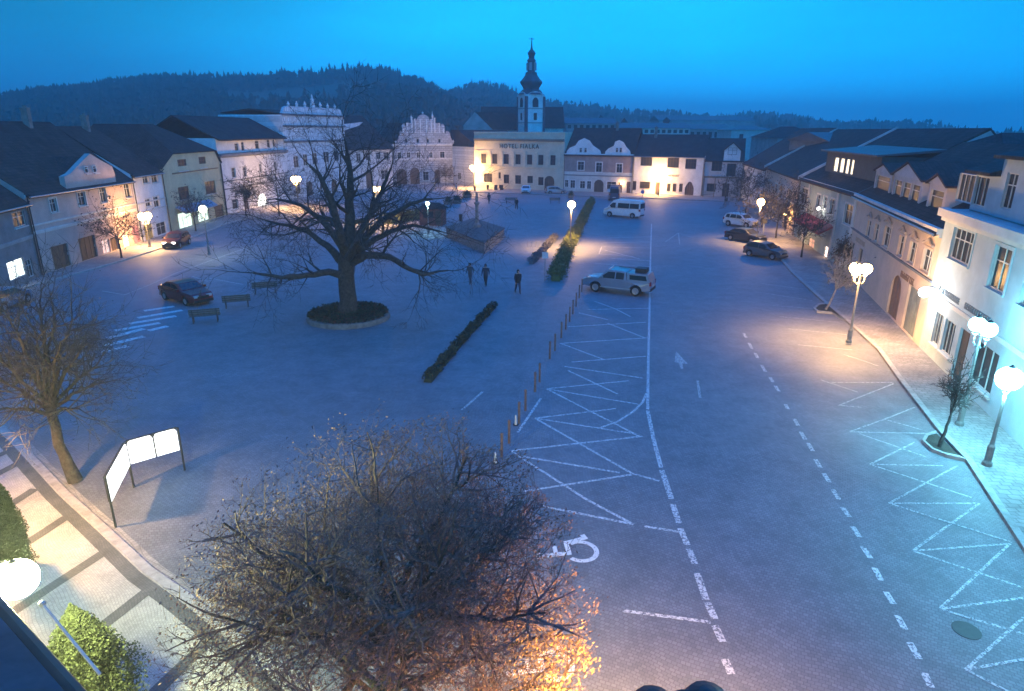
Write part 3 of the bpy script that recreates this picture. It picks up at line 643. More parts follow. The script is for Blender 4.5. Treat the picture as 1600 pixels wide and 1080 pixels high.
f = Fac('twin_gable_house', 'brown and cream house with two small white baroque gables, right of the hotel', (880, 299), (987, 303), (935, 241))
uw = [f.rect(*q) for q in [(902.5, 252.5, 912.5, 266), (931, 254, 940.5, 269), (963, 256, 972, 270)]]
lw = [f.rect(*q) for q in [(882.5, 281, 888, 292.5), (891, 281.5, 898.5, 294), (906, 283, 914, 294.5), (917, 283, 923.5, 295.5), (928, 281, 943, 302), (948, 284, 962.5, 296), (966, 285, 972, 299), (979, 284, 985, 300)]]
for i in (4, 6, 7): lw[i] = (lw[i][0], .12, lw[i][2], lw[i][3])
zs_ = f.px(935, 275)[1]
o = shell(f, [P_brown, P_pale], uw+lw, 12, arches=[lw[4]])
for p in o.data.polygons:
    if p.center.z < zs_ and p.center.y < .3 : p.material_index = 1
for r in uw: window(f.root, r, surround=P_white)
for i, r in enumerate(lw):
    if i in (4, 6, 7): door(f.root, r)
    else: window(f.root, r, surround=P_white, sill=False)
course(f, zs_, mat('slate_cornice', None), h=.12); course(f, f.H-.15, P_white, h=.2, proj=.2); downpipe(f, .1); downpipe(f, f.W-.1)
for pts, wx in (([(885, 240), (886, 236), (890, 231), (899, 227.5), (904, 220), (912.5, 216), (921, 220), (926, 227.5), (937, 235), (939, 241)], (907.5, 915)), ([(945, 242), (946, 237), (950, 232.5), (959, 228), (961, 221.5), (967.5, 219), (974, 222.5), (977.5, 229), (984, 236), (985, 244)], (964, 970))):
    pp = [f.px(x, y, -.05) for x, y in pts]; b = MB(); b.prism([(pp[0][0], f.H)]+pp[1:-1]+[(pp[-1][0], f.H)], -.06, .35); g_ = b.build('gable', P_white, f.root)
    um = (pp[0][0]+pp[-1][0])/2; b = MB(); zt_ = max(p[1] for p in pp); b.prism([(pp[0][0]+.6, f.H), (um, zt_-.6), (pp[-1][0]-.6, f.H)], .352, 4); b.build('gable_roof', roofR, f.root)
    for x in wx: window(f.root, f.rect(x-2, 231, x+2, 238.5, v=-.06), y=-.24, depth=.2, mull=(0, 1), sill=False)
rf = gable_roof(f, roofR, 7, f.px(930, 200, 7)[1], 13); chimney(f, rf, 9, 6.5, f.px(930, 203, 7)[1])

f = Fac('white_arch_house', 'white house with three dark upper windows and a pointed arch gateway, lit by a lamp', (987, 303), (1096, 307), (1045, 243))
uw = [f.rect(1001, 242.5, 1019, 259), f.rect(1043, 246, 1061, 262), f.rect(1071, 248.5, 1088, 264)]; uw = [(a, b_, c, min(d, f.H-.15)) for a, b_, c, d in uw]
lw = [f.rect(*q) for q in [(988, 283, 994, 297), (999.5, 284, 1015.5, 295), (1024, 285, 1031, 301), (1042, 287, 1047.5, 299), (1051, 287, 1056.5, 299.5), (1061, 287, 1066.5, 300), (1070, 284, 1084, 306)]]
for i in (2, 6): lw[i] = (lw[i][0], .12, lw[i][2], lw[i][3])
shell(f, P_white, uw+lw, 13, arches=[lw[6]], ptd=True)
for r in uw: window(f.root, r, frameB, mull=(3, 1))
for i, r in enumerate(lw): (door(f.root, r) if i in (2, 6) else window(f.root, r, frameB, sill=True))
glyphs(f.root, f.px(1043, 274)[0], f.px(1062, 275)[0], f.px(1052, 276)[1], .35, mat('sign_letters', None), seed=3)
rf = gable_roof(f, roofD, 7, f.px(1045, 210, 7)[1], 13); chimney(f, rf, 3, 6, f.px(1045, 211, 7)[1]); gutter(f); downpipe(f, f.W-.1); downpipe(f, .1)

f = Fac('dormer_house', 'small white house with one tall gabled dormer and a lit wooden pergola', (1096, 307), (1157, 309), (1125, 250))
uw = [f.rect(1112, 253, 1128, 267.5), f.rect(1135.5, 256, 1149.5, 275.5)]; lw = [(.8, .9, 2.4, 2.4), (3.6, .12, 4.8, 2.5)]
shell(f, P_lil, uw+lw, 13)
for r in uw+lw[:1]: window(f.root, r, frameB, mull=(2, 1))
door(f.root, lw[1])
d0 = f.rect(1131, 236, 1157, 252, -.2); dz = f.px(1144, 224, -.2)[1]; wr = f.rect(1137.5, 231, 1151.5, 242, -.2)
b = MB(); b.prism([(d0[0], f.H-.3), (d0[2], f.H-.3), (d0[2], d0[3]), ((d0[0]+d0[2])/2, dz), (d0[0], d0[3])], -.2, 4); b.build('dormer', P_white, f.root)
window(f.root, wr, frameB, y=-.36, depth=.2, sill=False)
b = MB(); um = (d0[0]+d0[2])/2
for sgn in (-1, 1): b.prism([(um, dz+.02), (um+sgn*(d0[2]-um+.3), d0[3]-.1), (um+sgn*(d0[2]-um+.3), d0[3]+.1), (um, dz+.25)], -.5, 4.5)
b.build('dormer_roof', roofD, f.root)
gable_roof(f, roofD, 7, f.px(1125, 216, 7)[1], 13); downpipe(f, f.W-.05); downpipe(f, .05)
b = MB(); pt = mat('pergola_wood', (.30, .18, .11), .7, .3, 3); pz_ = f.px(1115, 278, -2)[1]
for u in (.3, 2.2, 4.2, 6.2): b.box(u-.07, u+.07, -2.2, -2.06, 0, pz_)
b.box(.1, 6.5, -2.25, -2.1, pz_, pz_+.18); b.box(.1, 6.5, -.3, -.15, pz_, pz_+.18)
for k in range(11): b.box(.2+k*.6, .28+k*.6, -2.5, -.1, pz_+.18, pz_+.3)
for z in (.5, .8, 1.1): b.box(.3, 2.2, -2.2, -2.14, z, z+.09)
b.build('pergola', pt, f.root)

f = Fac('blank_gable_house', 'plain white side wall of the corner house at the far right corner of the square', (1157, 309), (1190, 330), (1175, 257))
shell(f, P_white, [f.rect(1166, 275, 1170, 285)], 12, side_gable=(9, 12)); window(f.root, f.rect(1166, 275, 1170, 285)); gable_roof(f, roofR, 9, 12.2, 14)
downpipe(f, f.W-.1)

# --- right row ----------------------------------------------------------
coping = mat('coping_pale', (.5, .5, .48), .8)
def firewall(f, u, v, z):
    b = MB(); b.prism([(-.4, f.H-.25), (v, z-.05), (v, z+.2), (-.4, f.H+.1)], u-.16, u+.16, 'x'); b.build('firewall', coping, f.root)
f = Fac('dim_apricot_house', 'apricot house with narrow windows at the far end of the right hand row', (1190, 330), (1240, 370), (1215, 265))
Rr = [f.rect(*q) for q in [(1200, 282, 1204, 300), (1210, 287, 1215, 307), (1218, 289, 1223, 310), (1230, 295, 1237, 322), (1224, 325, 1231, 356)]]
Rr[4] = (Rr[4][0], .12, Rr[4][2], Rr[4][3])
shell(f, P_apr, Rr, 14, side_gable=(9, 12))
for i, r in enumerate(Rr): (door(f.root, r) if i == 4 else window(f.root, r, surround=P_pale))
gable_roof(f, roofR, 9, 12.0, 14); course(f, 3.5, h=.12); course(f, f.H-.25); firewall(f, .2, 9, 12); downpipe(f, f.W-.1)

f = Fac('teal_shop_house', 'blue-green house with red shop awnings and a long attic dormer with lit windows', (1240, 370), (1320, 425), (1290, 287))
Rr = [f.rect(*q) for q in [(1251, 294, 1262, 319), (1276, 304, 1282, 325), (1286, 307, 1292, 328), (1297, 311, 1304, 336), (1319, 319, 1332, 352), (1262, 372, 1272, 394), (1287, 385, 1296, 405), (1306, 385, 1313, 416)]]
Rr[7] = (Rr[7][0], .12, Rr[7][2], Rr[7][3])
shell(f, P_teal, Rr, 14, side_gable=(9, 12))
for i, r in enumerate(Rr):
    if i == 7: door(f.root, r)
    else: window(f.root, r, surround=P_pale if i < 5 else None, pane=emit('lit_red_shop', (1, .72, .6), 3) if i == 6 else (emit('dim_red_shop', (1, .3, .15), .5) if i == 5 else None), sill=i < 5)
for x in (1262.5, 1309, 1338): 
    u = f.px(x, 320)[0]; b = MB(); b.box(u-.3, u+.3, -.12, -.002, .2, f.H-.2); b.build('pilaster', P_pale, f.root)
b = MB(); u0, u1 = f.px(1257, 360)[0], f.px(1300, 378)[0]; za = 3.0
b.prism([(-.02, za+.3), (-1.3, za-.4), (-1.3, za-.6), (-.02, za+.15)], u0, u1, 'x'); b.build('awning', mat('awning_red', (.36, .05, .05), .8), f.root)
u0, u1 = f.px(1281, 356)[0], f.px(1288, 358)[0]; zs_ = f.px(1284, 360)[1]; b = MB(); b.box(u0, u1, -.12, -.02, zs_, zs_+.55); b.build('sign', emit('lit_sign', (1, .9, .9), .8), f.root)
gable_roof(f, roofR, 9, 12.0, 14); course(f, f.H-.2); firewall(f, .1, 9, 12)
dm = f.px(1290, 262, 1.2); b = MB()
u0, u1 = f.px(1290, 270, 1.6)[0], f.px(1373, 290, 1.6)[0]; z0_, z1_ = f.H+.5, f.H+2.9
lws = [f.rect(1300, 266, 1307, 281, 1.5), f.rect(1309, 268, 1316, 283, 1.5), f.rect(1318, 269, 1324, 284, 1.5), f.rect(1326, 268, 1331, 285, 1.5)]
lws = [(a, z0_+.5, c, z0_+1.9) for a, b_, c, d in lws]
wall_grid(b, u1, z0_, z1_, lws, y=1.5, u0=u0); b.prism([(1.5, z0_-.8), (1.5, z1_), (6, z1_)], u0, u0+.1, 'x'); b.prism([(1.5, z0_-.8), (1.5, z1_), (6, z1_)], u1-.1, u1, 'x'); b.build('dormer', mat('dormer_dark', (.08, .075, .07)), f.root)
for r in lws: window(f.root, r, frameW, y=1.5, pane=lit_warm, mull=(0, 0), sill=False)
b = MB(); b.prism([(.9, z1_+.0), (.9, z1_+.15), (7, z1_+.75), (7, z1_+.55)], u0-.3, u1+.3, 'x'); b.build('dormer_roof', roofS, f.root)

f = Fac('apricot_pediment_house', 'apricot house with three pedimented dormers and scrolled window hoods', (1320, 425), (1435, 545), (1400, 327))
Rr = [f.rect(*q) for q in [(1354.5, 344, 1361, 372), (1366, 349, 1373, 379), (1380.5, 353, 1391, 388), (1403.5, 367.5, 1412.5, 402), (1420, 377, 1431, 413), (1441, 388, 1455, 427)]]
dg = [f.rect(1389, 434, 1407, 490), f.rect(1412, 462, 1434, 516)]; dg = [(a, .15, c, 2.9) for a, b_, c, d in dg]
ew = [(.8, 1.0, 2.0, 2.8), (4.0, .15, 5.2, 2.8)]
shell(f, P_apr, Rr+dg+ew, 14, arches=[dg[0]])
hood = mat('hood_plaster', (.42, .33, .28))
for i, r in enumerate(Rr):
    window(f.root, r, mull=(1, 1), surround=P_apr)
    c = (r[0]+r[2])/2; h_ = r[3]+.3; b = MB(); w_ = (r[2]-r[0])/2+.15
    b.tube([(c-w_, -.1, h_), (c-w_*.5, -.1, h_+.1), (c, -.1, h_+.32), (c+w_*.5, -.1, h_+.1), (c+w_, -.1, h_)], .07, 6); b.build('window_hood', hood, f.root)
door(f.root, dg[0], mat('bronze_door', (.25, .13, .07), .5)); door(f.root, dg[1], mat('shutter_grey', (.22, .24, .22), .6)); window(f.root, ew[0]); door(f.root, ew[1])
course(f, f.px(1400, 403)[1], mat('slate_cornice', None), h=.1, proj=.12); course(f, f.H-.3, P_pale, h=.3, proj=.3)
glyphs(f.root, f.px(1408, 430)[0], f.px(1428, 442)[0], f.px(1418, 440)[1], .38, mat('sign_brown', (.2, .12, .09)), seed=5)
glyphs(f.root, f.px(1338, 372)[0], f.px(1352, 382)[0], f.px(1345, 382)[1], .35, hood, seed=9)
rv = 7; rz3 = f.H+4.2; rf = gable_roof(f, roofR, rv, rz3, 14, over=.4); gutter(f)
for (x0, x1, yb, yt, xp, yp, nw) in [(1367, 1392, 300, 262, 1377, 256, 1), (1395, 1440, 318, 263, 1415, 245, 3), (1449, 1476, 334, 285, 1464, 273, 1)]:
    v = .9; u0, u1 = f.px(x0, (yb+yt)/2, v)[0], f.px(x1, (yb+yt)/2+6, v)[0]; zb_, ze_ = f.H+.1, f.H+1.95; um = (u0+u1)/2; zp = ze_+(.95 if nw == 3 else .55)
    n_ = nw; ww = (u1-u0-.5)/n_; rs = [(u0+.25+i*ww+.12, zb_+.35, u0+.25+(i+1)*ww-.12, ze_-.3) for i in range(n_)]
    b = MB(); wall_grid(b, u1, zb_, ze_, rs, y=v, u0=u0); b.prism([(u0-.1, ze_), (u1+.1, ze_), (um, zp)], v-.1, v+4)
    for u in (u0, u1-.06): b.box(u, u+.06, v, v+3.2, zb_, ze_)
    b.box(u0-.15, u1+.15, v-.25, v, zb_-.15, zb_+.1)
    dd = b.build('dormer', P_lil, f.root)
    for r in rs: window(f.root, r, y=v, mull=(0, 1), sill=False)
    b = MB()
    for sgn in (-1, 1): b.prism([(um, zp+.01), (um+sgn*((u1-u0)/2+.3), ze_-.06), (um+sgn*((u1-u0)/2+.3), ze_+.06), (um, zp+.14)], v-.2, v+5)
    b.build('dormer_roof', roofR, f.root)

f = Fac('pale_corner_shop_house', 'large pale house with an attic storey behind the cyan street lamps at right edge', (1435, 545), (1800, 905), (1478, 325))
Rr = [f.rect(1486, 358, 1520, 412), f.rect(1548, 384, 1577, 458)]
shop = [f.rect(1467, 453, 1480, 492), f.rect(1482, 462, 1500, 503)]; shop = [(a, .9, c, 2.6) for a, b_, c, d in shop]
u_ = f.px(1560, 600)[0]; more = [(shop[1][2]+.6, .15, shop[1][2]+1.8, 2.7), (shop[1][2]+2.6, .8, shop[1][2]+5.0, 2.7), (Rr[1][2]+1.5, Rr[1][1], Rr[1][2]+3.0, Rr[1][3]), (Rr[1][2]+5, Rr[1][1], Rr[1][2]+6.5, Rr[1][3])]
P_bl = mat('plaster_bluewhite', (.42, .50, .54), .85, .12, .7)
shell(f, P_bl, Rr+shop+more, 14)
for i, r in enumerate(Rr+more[2:]): window(f.root, r, mull=(3, 1) if i == 0 else (1, 1), surround=P_bl)
for r in shop+[more[1]]: window(f.root, r, mull=(2, 0), sill=True)
door(f.root, more[0])
course(f, f.H-.35, h=.4, proj=.45); course(f, 3.3, h=.15)
lt = mat('sign_slate', (.14, .17, .21)); a_ = f.px(1476, 437); c_ = f.px(1504, 458); glyphs(f.root, a_[0], c_[0], 3.6, .3, lt, seed=12)
a_ = f.px(1512, 462); glyphs(f.root, a_[0], a_[0]+3.0, 3.62, .3, lt, seed=21)
at = [f.rect(1495, 276, 1543, 318, .8)]; at = [(at[0][0], f.H+.3, at[0][2], f.H+1.75), (f.px(1566, 310, .8)[0], f.H+.5, f.px(1584, 310, .8)[0], f.H+2.1)]
zc_ = f.px(1510, 268, .8)[1]; ub = f.px(1559, 300, .8)[0]; zc2 = f.px(1580, 248, .8)[1]
b = MB(); wall_grid(b, ub, f.H+.05, zc_, at[:1], y=.8, u0=.5); b.box(.5, .56, .8, 9, f.H, zc_)
wall_grid(b, f.W-.1, f.H+.05, zc2, at[1:], y=.78, u0=ub); b.box(ub, ub+.06, .8, 9, f.H, zc2); b.build('attic_wall', P_bl, f.root)
window(f.root, at[0], y=.8, mull=(5, 0), sill=False); window(f.root, at[1], y=.78, sill=False)
b = MB(); b.prism([(.3, zc_), (.3, zc_+.15), (5, zc_+1.6), (9.5, zc_+.15), (9.5, zc_)], .3, ub-.01, 'x'); b.prism([(.3, zc2), (.3, zc2+.15), (5, zc2+1.2), (9.5, zc2+.15), (9.5, zc2)], ub, f.W, 'x')
rf = b.build('roof', roofD, f.root)

# our own side of the square: the dark eaves at the bottom left
A, B = G(-110, 830, 6.2), G(190, 1170, 6.2); d_ = (B-A).normalized(); own = thing('town_hall', 'dark building corner with brown gutter at the bottom left edge', 'building', (A.x, A.y, 0), math.atan2(d_.y, d_.x)); wl_ = (B-A).length
b = MB(); b.box(0, wl_, -6, -.6, 0, 6.0); b.build('wall', P_dark, own)
b = MB(); b.prism([(-6, 8.0), (-.05, 6.1), (-.05, 6.25), (-6, 8.25)], -.3, wl_+.3, 'x'); b.build('roof', mat('roof_slate', (.07, .08, .09), .6, .3, 1.2), own)
b = MB(); b.tube([(-.3, .04, 6.1), (wl_+.3, .04, 6.1)], .09, 8); b.build('gutter', mat('copper_brown', (.16, .07, .05), .6), own)
#NEXT
# ------------------------------------------------------------------ background buildings
def bg_house(name, label, x0, yt, x1, yb, D, ridge_y, wm, rm_, dep=12, wins=(0, 0), hip=False, lit=False, yaw=0.0):
    A = AT(x0, yt, D); B = AT(x1, yt, D); t = thing(name, label, 'building', (A.x, A.y, 0), yaw); W = (B-A).length; H = A.z; rz_ = AT((x0+x1)/2, ridge_y, D+dep/2).z
    zb = AT(x0, yb, D).z; nx, nz = wins; rs = []
    for i in range(nx):
        for j in range(nz):
            u = W*(i+.5)/nx; z = zb+(H-zb)*(j+.35)/nz; rs.append((u-.5, z, u+.5, z+(H-zb)/nz*.45))
    b = MB(); wall_grid(b, W, 0, H, rs)
    for u in (0, W): b.add([(u, 0, 0), (u, dep, 0), (u, dep, H), (u, dep/2, rz_-.1 if not hip else H), (u, 0, H)], [(0, 1, 2, 3, 4)])
    b.add([(0, dep, 0), (W, dep, 0), (W, dep, H), (0, dep, H)], [(3, 2, 1, 0)]); b.build('wall', wm, t)
    for r in rs:
        q = MB(); q.box(r[0], r[2], .1, .14, r[1], r[3]); q.build('window', lit_warm if lit else glass, t)
    b = MB(); i_ = min(W*.35, dep/2) if hip else 0; o_ = .4
    b.add([(-o_, -o_, H), (W+o_, -o_, H), (W+o_, dep+o_, H), (-o_, dep+o_, H), (i_-(0 if hip else o_), dep/2, rz_), (W-i_+(0 if hip else o_), dep/2, rz_)], [(0, 1, 5, 4), (1, 2, 5), (2, 3, 4, 5), (3, 0, 4), (0, 3, 2, 1)])
    b.build('roof', rm_, t); return t
def hip(D): return None
bg_house('church_nave', 'long dark tiled church nave roof behind the hotel, left of the tower', 752, 200, 880, 210, 176, 167, P_pale, roofR, 16)
t = thing('gabled_house', 'pale blank triangular gable wall left of the church nave', 'building', (0, 0, 0)); D = 166
pp = [AT(x, y, D) for x, y in [(724, 196), (742, 175), (770, 203), (770, 222), (724, 222)]]
b = MB(); b.add(pp+[p+Vector((0, .5, 0)) for p in pp], [(4, 3, 2, 1, 0), (5, 6, 7, 8, 9)]+[(i, (i+1) % 5, 5+(i+1) % 5, 5+i) for i in range(5)]); b.build('wall', P_grey, t)
b = MB(); b.add([pp[1], pp[1]+Vector((9, 8, 0)), pp[2]+Vector((9, 8, 0)), pp[2]], [(0, 1, 2, 3)]); b.add([pp[1], pp[1]+Vector((9, 8, 0)), pp[0]+Vector((9, 8, 0)), pp[0]], [(3, 2, 1, 0)]); b.build('roof', roofR, t)
bg_house('background_house', 'long pale low building right of the church, behind the brown twin gable house', 885, 193, 962, 205, 190, 184, P_grey, roofS, 12, (8, 1))
bg_house('background_house', 'long pale building with a dark roof behind the white arch house', 970, 200, 1078, 212, 185, 192, P_pale, roofS, 12, (12, 1))
bg_house('background_house', 'pale industrial hall with a light roof between the long buildings and the apartment block', 1078, 202, 1143, 222, 195, 194, P_grey, roofS, 16, (7, 1))
bg_house('apartment_block', 'pale apartment block with two narrow windows above the dormer house roof', 1143, 203, 1209, 235, 172, 196, P_lil, roofS, 12, (2, 1), hip=True)
bg_house('background_house', 'wide low pale hall far behind the right hand corner', 1030, 188, 1180, 200, 300, 181, P_grey, roofS, 20, (0, 0))
bg_house('background_house', 'dark roofed house behind the right hand row with a pale chimney', 1215, 216, 1290, 250, 128, 198, P_grey, roofD, 14, (3, 1), hip=True)
bg_house('background_house', 'broad dark roof behind the teal shop house', 1300, 222, 1400, 262, 92, 207, P_dark, roofS, 14, (3, 1))
bg_house('background_house', 'grey flat house behind the apricot pediment house', 1440, 228, 1560, 262, 72, 215, P_grey, roofD, 12, (3, 1), hip=True)
bg_house('background_house', 'dark roof rising at the top right edge beyond the pale shop house', 1575, 250, 1720, 280, 48, 208, P_dark, roofD, 9, (0, 0), hip=True)
for i, (x, y, w_, D, lb) in enumerate([(45, 222, 26, 260, 'dim pale gabled house on the wooded hillside at the far left'), (168, 214, 16, 300, 'small dim house on the hillside above the pink house'), (258, 196, 26, 330, 'dim reddish house on the hillside above the yellow house'), (372, 190, 12, 340, 'tiny pale house on the hillside left of the palace'), (650, 174, 20, 380, 'pale small house on the hill slope above the stepped gable'), (212, 206, 14, 310, 'small dark roofed house on the hillside, right of the dim pale ones')]):
    bg_house('hillside_house', lb, x, y, x+w_, y+12, D, y-9, P_grey if i != 2 else P_brown, roofR, 10, (3, 1))
bg_house('hillside_house', 'long low white building on the hillside behind the palace', 395, 181, 446, 185, 350, 178, P_white, roofS, 10, (8, 1))

# church tower
Dt = 168; T0 = AT(829, 206, Dt); tw = thing('church_tower', 'white baroque church tower with dark corner pilasters and onion spire', 'tower', (T0.x, T0.y, 0), R(24))
def zt_(y): return AT(829, y, Dt).z
wl = (847.5-808.5)/CF*Dt*1.02/1.318; h2 = wl/2
b = MB(); zc = zt_(150); b.box(-h2, h2, -h2, h2, 0, zc); 
for a in range(4):
    rot = Matrix.Rotation(a*PI/2, 4, 'Z'); b.add([rot @ Vector(p) for p in [(-h2, -h2-.02, zc), (h2, -h2-.02, zc), (h2*.5, -h2-.02, zc+.7), (0, -h2-.02, zt_(143.5)), (-h2*.5, -h2-.02, zc+.7), (0, 0, zt_(143.5))]], [(0, 1, 2, 3, 4), (0, 4, 5), (4, 3, 5), (3, 2, 5), (2, 1, 5)])
b.build('wall', P_white, tw)
dk = mat('tower_pilaster', (.10, .07, .09))
for a in range(4):
    rot = Matrix.Rotation(a*PI/2, 4, 'Z'); b = MB()
    b.box(-h2-.1, -h2+.5, -h2-.12, -h2-.003, zt_(215), zc-.2); b.v = [tuple(rot @ Vector(p)) for p in b.v]; b.build('pilaster', dk, tw)
    b = MB(); b.box(h2-.5, h2+.1, -h2-.12, -h2-.003, zt_(215), zc-.2); b.v = [tuple(rot @ Vector(p)) for p in b.v]; b.build('pilaster', dk, tw)
    b = MB(); za, zb2 = zt_(168), zt_(153); b.prism([(-.75, za), (.75, za), (.75, zb2-.7), (.4, zb2-.15), (0, zb2), (-.4, zb2-.15), (-.75, zb2-.7)], -h2-.08, -h2-.004); b.v = [tuple(rot @ Vector(p)) for p in b.v]; b.build('window', glass, tw)
    b = MB(); za, zb2 = zt_(188), zt_(177); b.box(-.4, .4, -h2-.08, -h2-.004, za, zb2); b.v = [tuple(rot @ Vector(p)) for p in b.v]; b.build('window', glass, tw)
    b = MB()
    for y in (170, 192):
        b = MB(); b.box(-h2+.5, h2-.5, -h2-.1, -h2-.003, zt_(y)-.12, zt_(y)+.12); b.v = [tuple(rot @ Vector(p)) for p in b.v]; b.build('string_course', P_grey, tw)
cop = mat('spire_copper', (.055, .07, .08), .6, .2, .8)
s_ = Dt/CF
prof = [(h2*1.32, 148), (h2*1.1, 145.5), (h2*.95, 142), (11.2*s_, 139.5), (12.5*s_, 136), (15.6*s_, 131), (16.2*s_, 127.8), (14.5*s_, 126), (11.5*s_, 122), (8.8*s_, 117.5), (8.2*s_, 113.5), (5.4*s_, 112), (5.2*s_, 97), (6.4*s_, 96), (6.2*s_, 94), (4*s_, 91.5), (4.4*s_, 87), (6*s_, 83.5), (4*s_, 80), (1.8*s_, 77.5), (1.2*s_, 74), (.5*s_, 62), (.02, 61)]
b = MB(); b.lathe([(r, zt_(y)) for r, y in prof], 8, (0, 0, 0), PI/8); b.build('spire', cop, tw)
b = MB()
for k in range(4): a = PI/4+k*PI/2; b.box(5.3*s_*math.cos(a)-.3, 5.3*s_*math.cos(a)+.3, 5.3*s_*math.sin(a)-.3, 5.3*s_*math.sin(a)+.3, zt_(110.5), zt_(98))
b.build('lantern', P_grey, tw)
b = MB(); b.tube([(0, 0, zt_(63)), (0, 0, zt_(59))], .1, 5); b.box(-.6, .6, -.08, .08, zt_(61.3), zt_(60.6)); b.build('cross', iron, tw)

# ------------------------------------------------------------------ hills and forest
def hill(name, ridge, D0, D1, Dr, m, seed, rows=16):
    rd = random.Random(seed); b = MB(); b.smooth = True; xs = []
    x = ridge[0][0]
    while x <= ridge[-1][0]:
        for (xa, ya), (xb, yb) in zip(ridge, ridge[1:]):
            if xa <= x <= xb: y = ya+(yb-ya)*(x-xa)/(xb-xa); break
        xs.append((x, y)); x += 14
    n = len(xs); V = []; ph = [rd.uniform(0, 6) for _ in range(6)]
    for j in range(rows+3):
        t = min(1, j/rows); D = D0+(Dr-D0)*t
        for (x, y) in xs:
            p = AT(x, y, Dr); zr = p.z; X = p.x/Dr*D
            zz = zr*(t**1.15)+(1-t)*t*14*(math.sin(X*.02+ph[0])+.6*math.sin(D*.03+X*.011+ph[1])) if j <= rows else zr*(1-(j-rows)*.3)
            if j > rows: D_ = Dr+(j-rows)*(D1-Dr)/2; X = p.x/Dr*D_
            else: D_ = D
            V.append((X, D_, max(zz, -.5)))
    b.add(V, [(j*n+i, j*n+i+1, (j+1)*n+i+1, (j+1)*n+i) for j in range(rows+2) for i in range(n-1)])
    o = b.build(name, m); tag(o, kind='structure'); return V, n
hm = mat('hill_ground', (.055, .065, .04), .95, .5, .012, col2=(.03, .04, .03)); hm2 = mat('hill_far', (.06, .075, .06), .95, .3, .004)
ridge1 = [(-220, 178), (-100, 172), (0, 165), (60, 153), (120, 150), (175, 140), (230, 133), (300, 128), (400, 130), (440, 123), (500, 120), (530, 115), (560, 113), (600, 117), (640, 130), (680, 146), (700, 158), (720, 172), (760, 190)]
ridge2 = [(640, 172), (690, 156), (705, 150), (730, 139), (760, 136), (790, 144), (810, 153), (850, 164), (880, 168), (930, 173), (980, 181), (1055, 186), (1120, 195), (1200, 198), (1260, 204)]
ridge3 = [(1120, 188), (1140, 187), (1178, 183), (1211, 186), (1240, 191), (1300, 201), (1350, 200), (1397, 201), (1439, 204), (1494, 210), (1550, 216), (1600, 218), (1800, 232)]
ridge4 = [(880, 182), (960, 178), (993, 173), (1036, 173), (1121, 186), (1250, 196), (1500, 214), (1900, 240)]
h1, n1 = hill('hills', ridge1, 170, 900, 560, hm, 3); h2_, n2 = hill('hills', ridge2, 230, 1000, 700, hm, 5); h3, n3 = hill('hills', ridge3, 200, 1300, 800, hm, 8); h4, n4 = hill('hills', ridge4, 900, 2600, 1800, hm2, 9)
needle = mat('conifer', (.025, .04, .028), .95, .5, .2)
fb = MB(); rd = random.Random(11)
def conifer(b, p, h, r, n=5):
    a0 = rd.uniform(0, 6)
    for k in range(3):
        z0 = p[2]+h*(.08+.27*k); z1 = p[2]+h*(.5+.25*k); rr = r*(1-.27*k)
        vs = [(p[0]+rr*rd.uniform(.7, 1.2)*math.cos(a0+2*PI*j/n), p[1]+rr*rd.uniform(.7, 1.2)*math.sin(a0+2*PI*j/n), z0+rd.uniform(-.08, .08)*h) for j in range(n)]+[(p[0], p[1], z1)]
        b.add(vs, [(j, (j+1) % n, n) for j in range(n)])
def blob(b, p, h, r):
    for k in range(7):
        c = Vector(p)+Vector((rd.gauss(0, r*.5), rd.gauss(0, r*.5), h*rd.uniform(.45, .95))); s = r*rd.uniform(.3, .55); n = 5
        vs = [c+Vector((s*math.cos(2*PI*j/n)*rd.uniform(.6, 1.3), s*math.sin(2*PI*j/n)*rd.uniform(.6, 1.3), rd.uniform(-.3, .3)*s)) for j in range(n)]+[c+Vector((0, 0, s)), c-Vector((0, 0, s))]
        b.add(vs, [(j, (j+1) % n, n) for j in range(n)]+[((j+1) % n, j, n+1) for j in range(n)])
for (V, n, cnt, rows, q) in ((h1, n1, 5200, 16, .75), (h2_, n2, 2000, 16, .7), (h3, n3, 1600, 16, .7)):
    for _ in range(cnt):
        j = rows-1-rd.random()**1.6*(rows-1.01); i = rd.uniform(0, n-1.01); ii, jj = int(i), int(j)
        a = Vector(V[jj*n+ii]).lerp(Vector(V[jj*n+ii+1]), i-ii); c = Vector(V[(jj+1)*n+ii]).lerp(Vector(V[(jj+1)*n+ii+1]), i-ii); p = a.lerp(c, j-jj)
        if p.y < 230 and V is h1: continue
        if math.sin(p.x*.021+1)+math.sin(p.y*.027+p.x*.008) < -.9 and j < rows-2: continue     # clearings
        if rd.random() < q: conifer(fb, p, rd.uniform(5, 11), rd.uniform(1.8, 3.2))
        else: blob(fb, p, rd.uniform(5, 9), rd.uniform(2.5, 4.5))
    for k in range(int(n*3.2)):      # the ridge line itself
        i = rd.uniform(0, n-1.01); ii = int(i); p = Vector(V[rows*n+ii]).lerp(Vector(V[rows*n+ii+1]), i-ii); conifer(fb, p-Vector((0, 0, 1)), rd.uniform(5, 11)*(1 if V is not h3 else .7), rd.uniform(1.6, 3))
tag(fb.build('forest', needle), 'dark wood of conifers covering the hills', kind='stuff')
tb = MB()
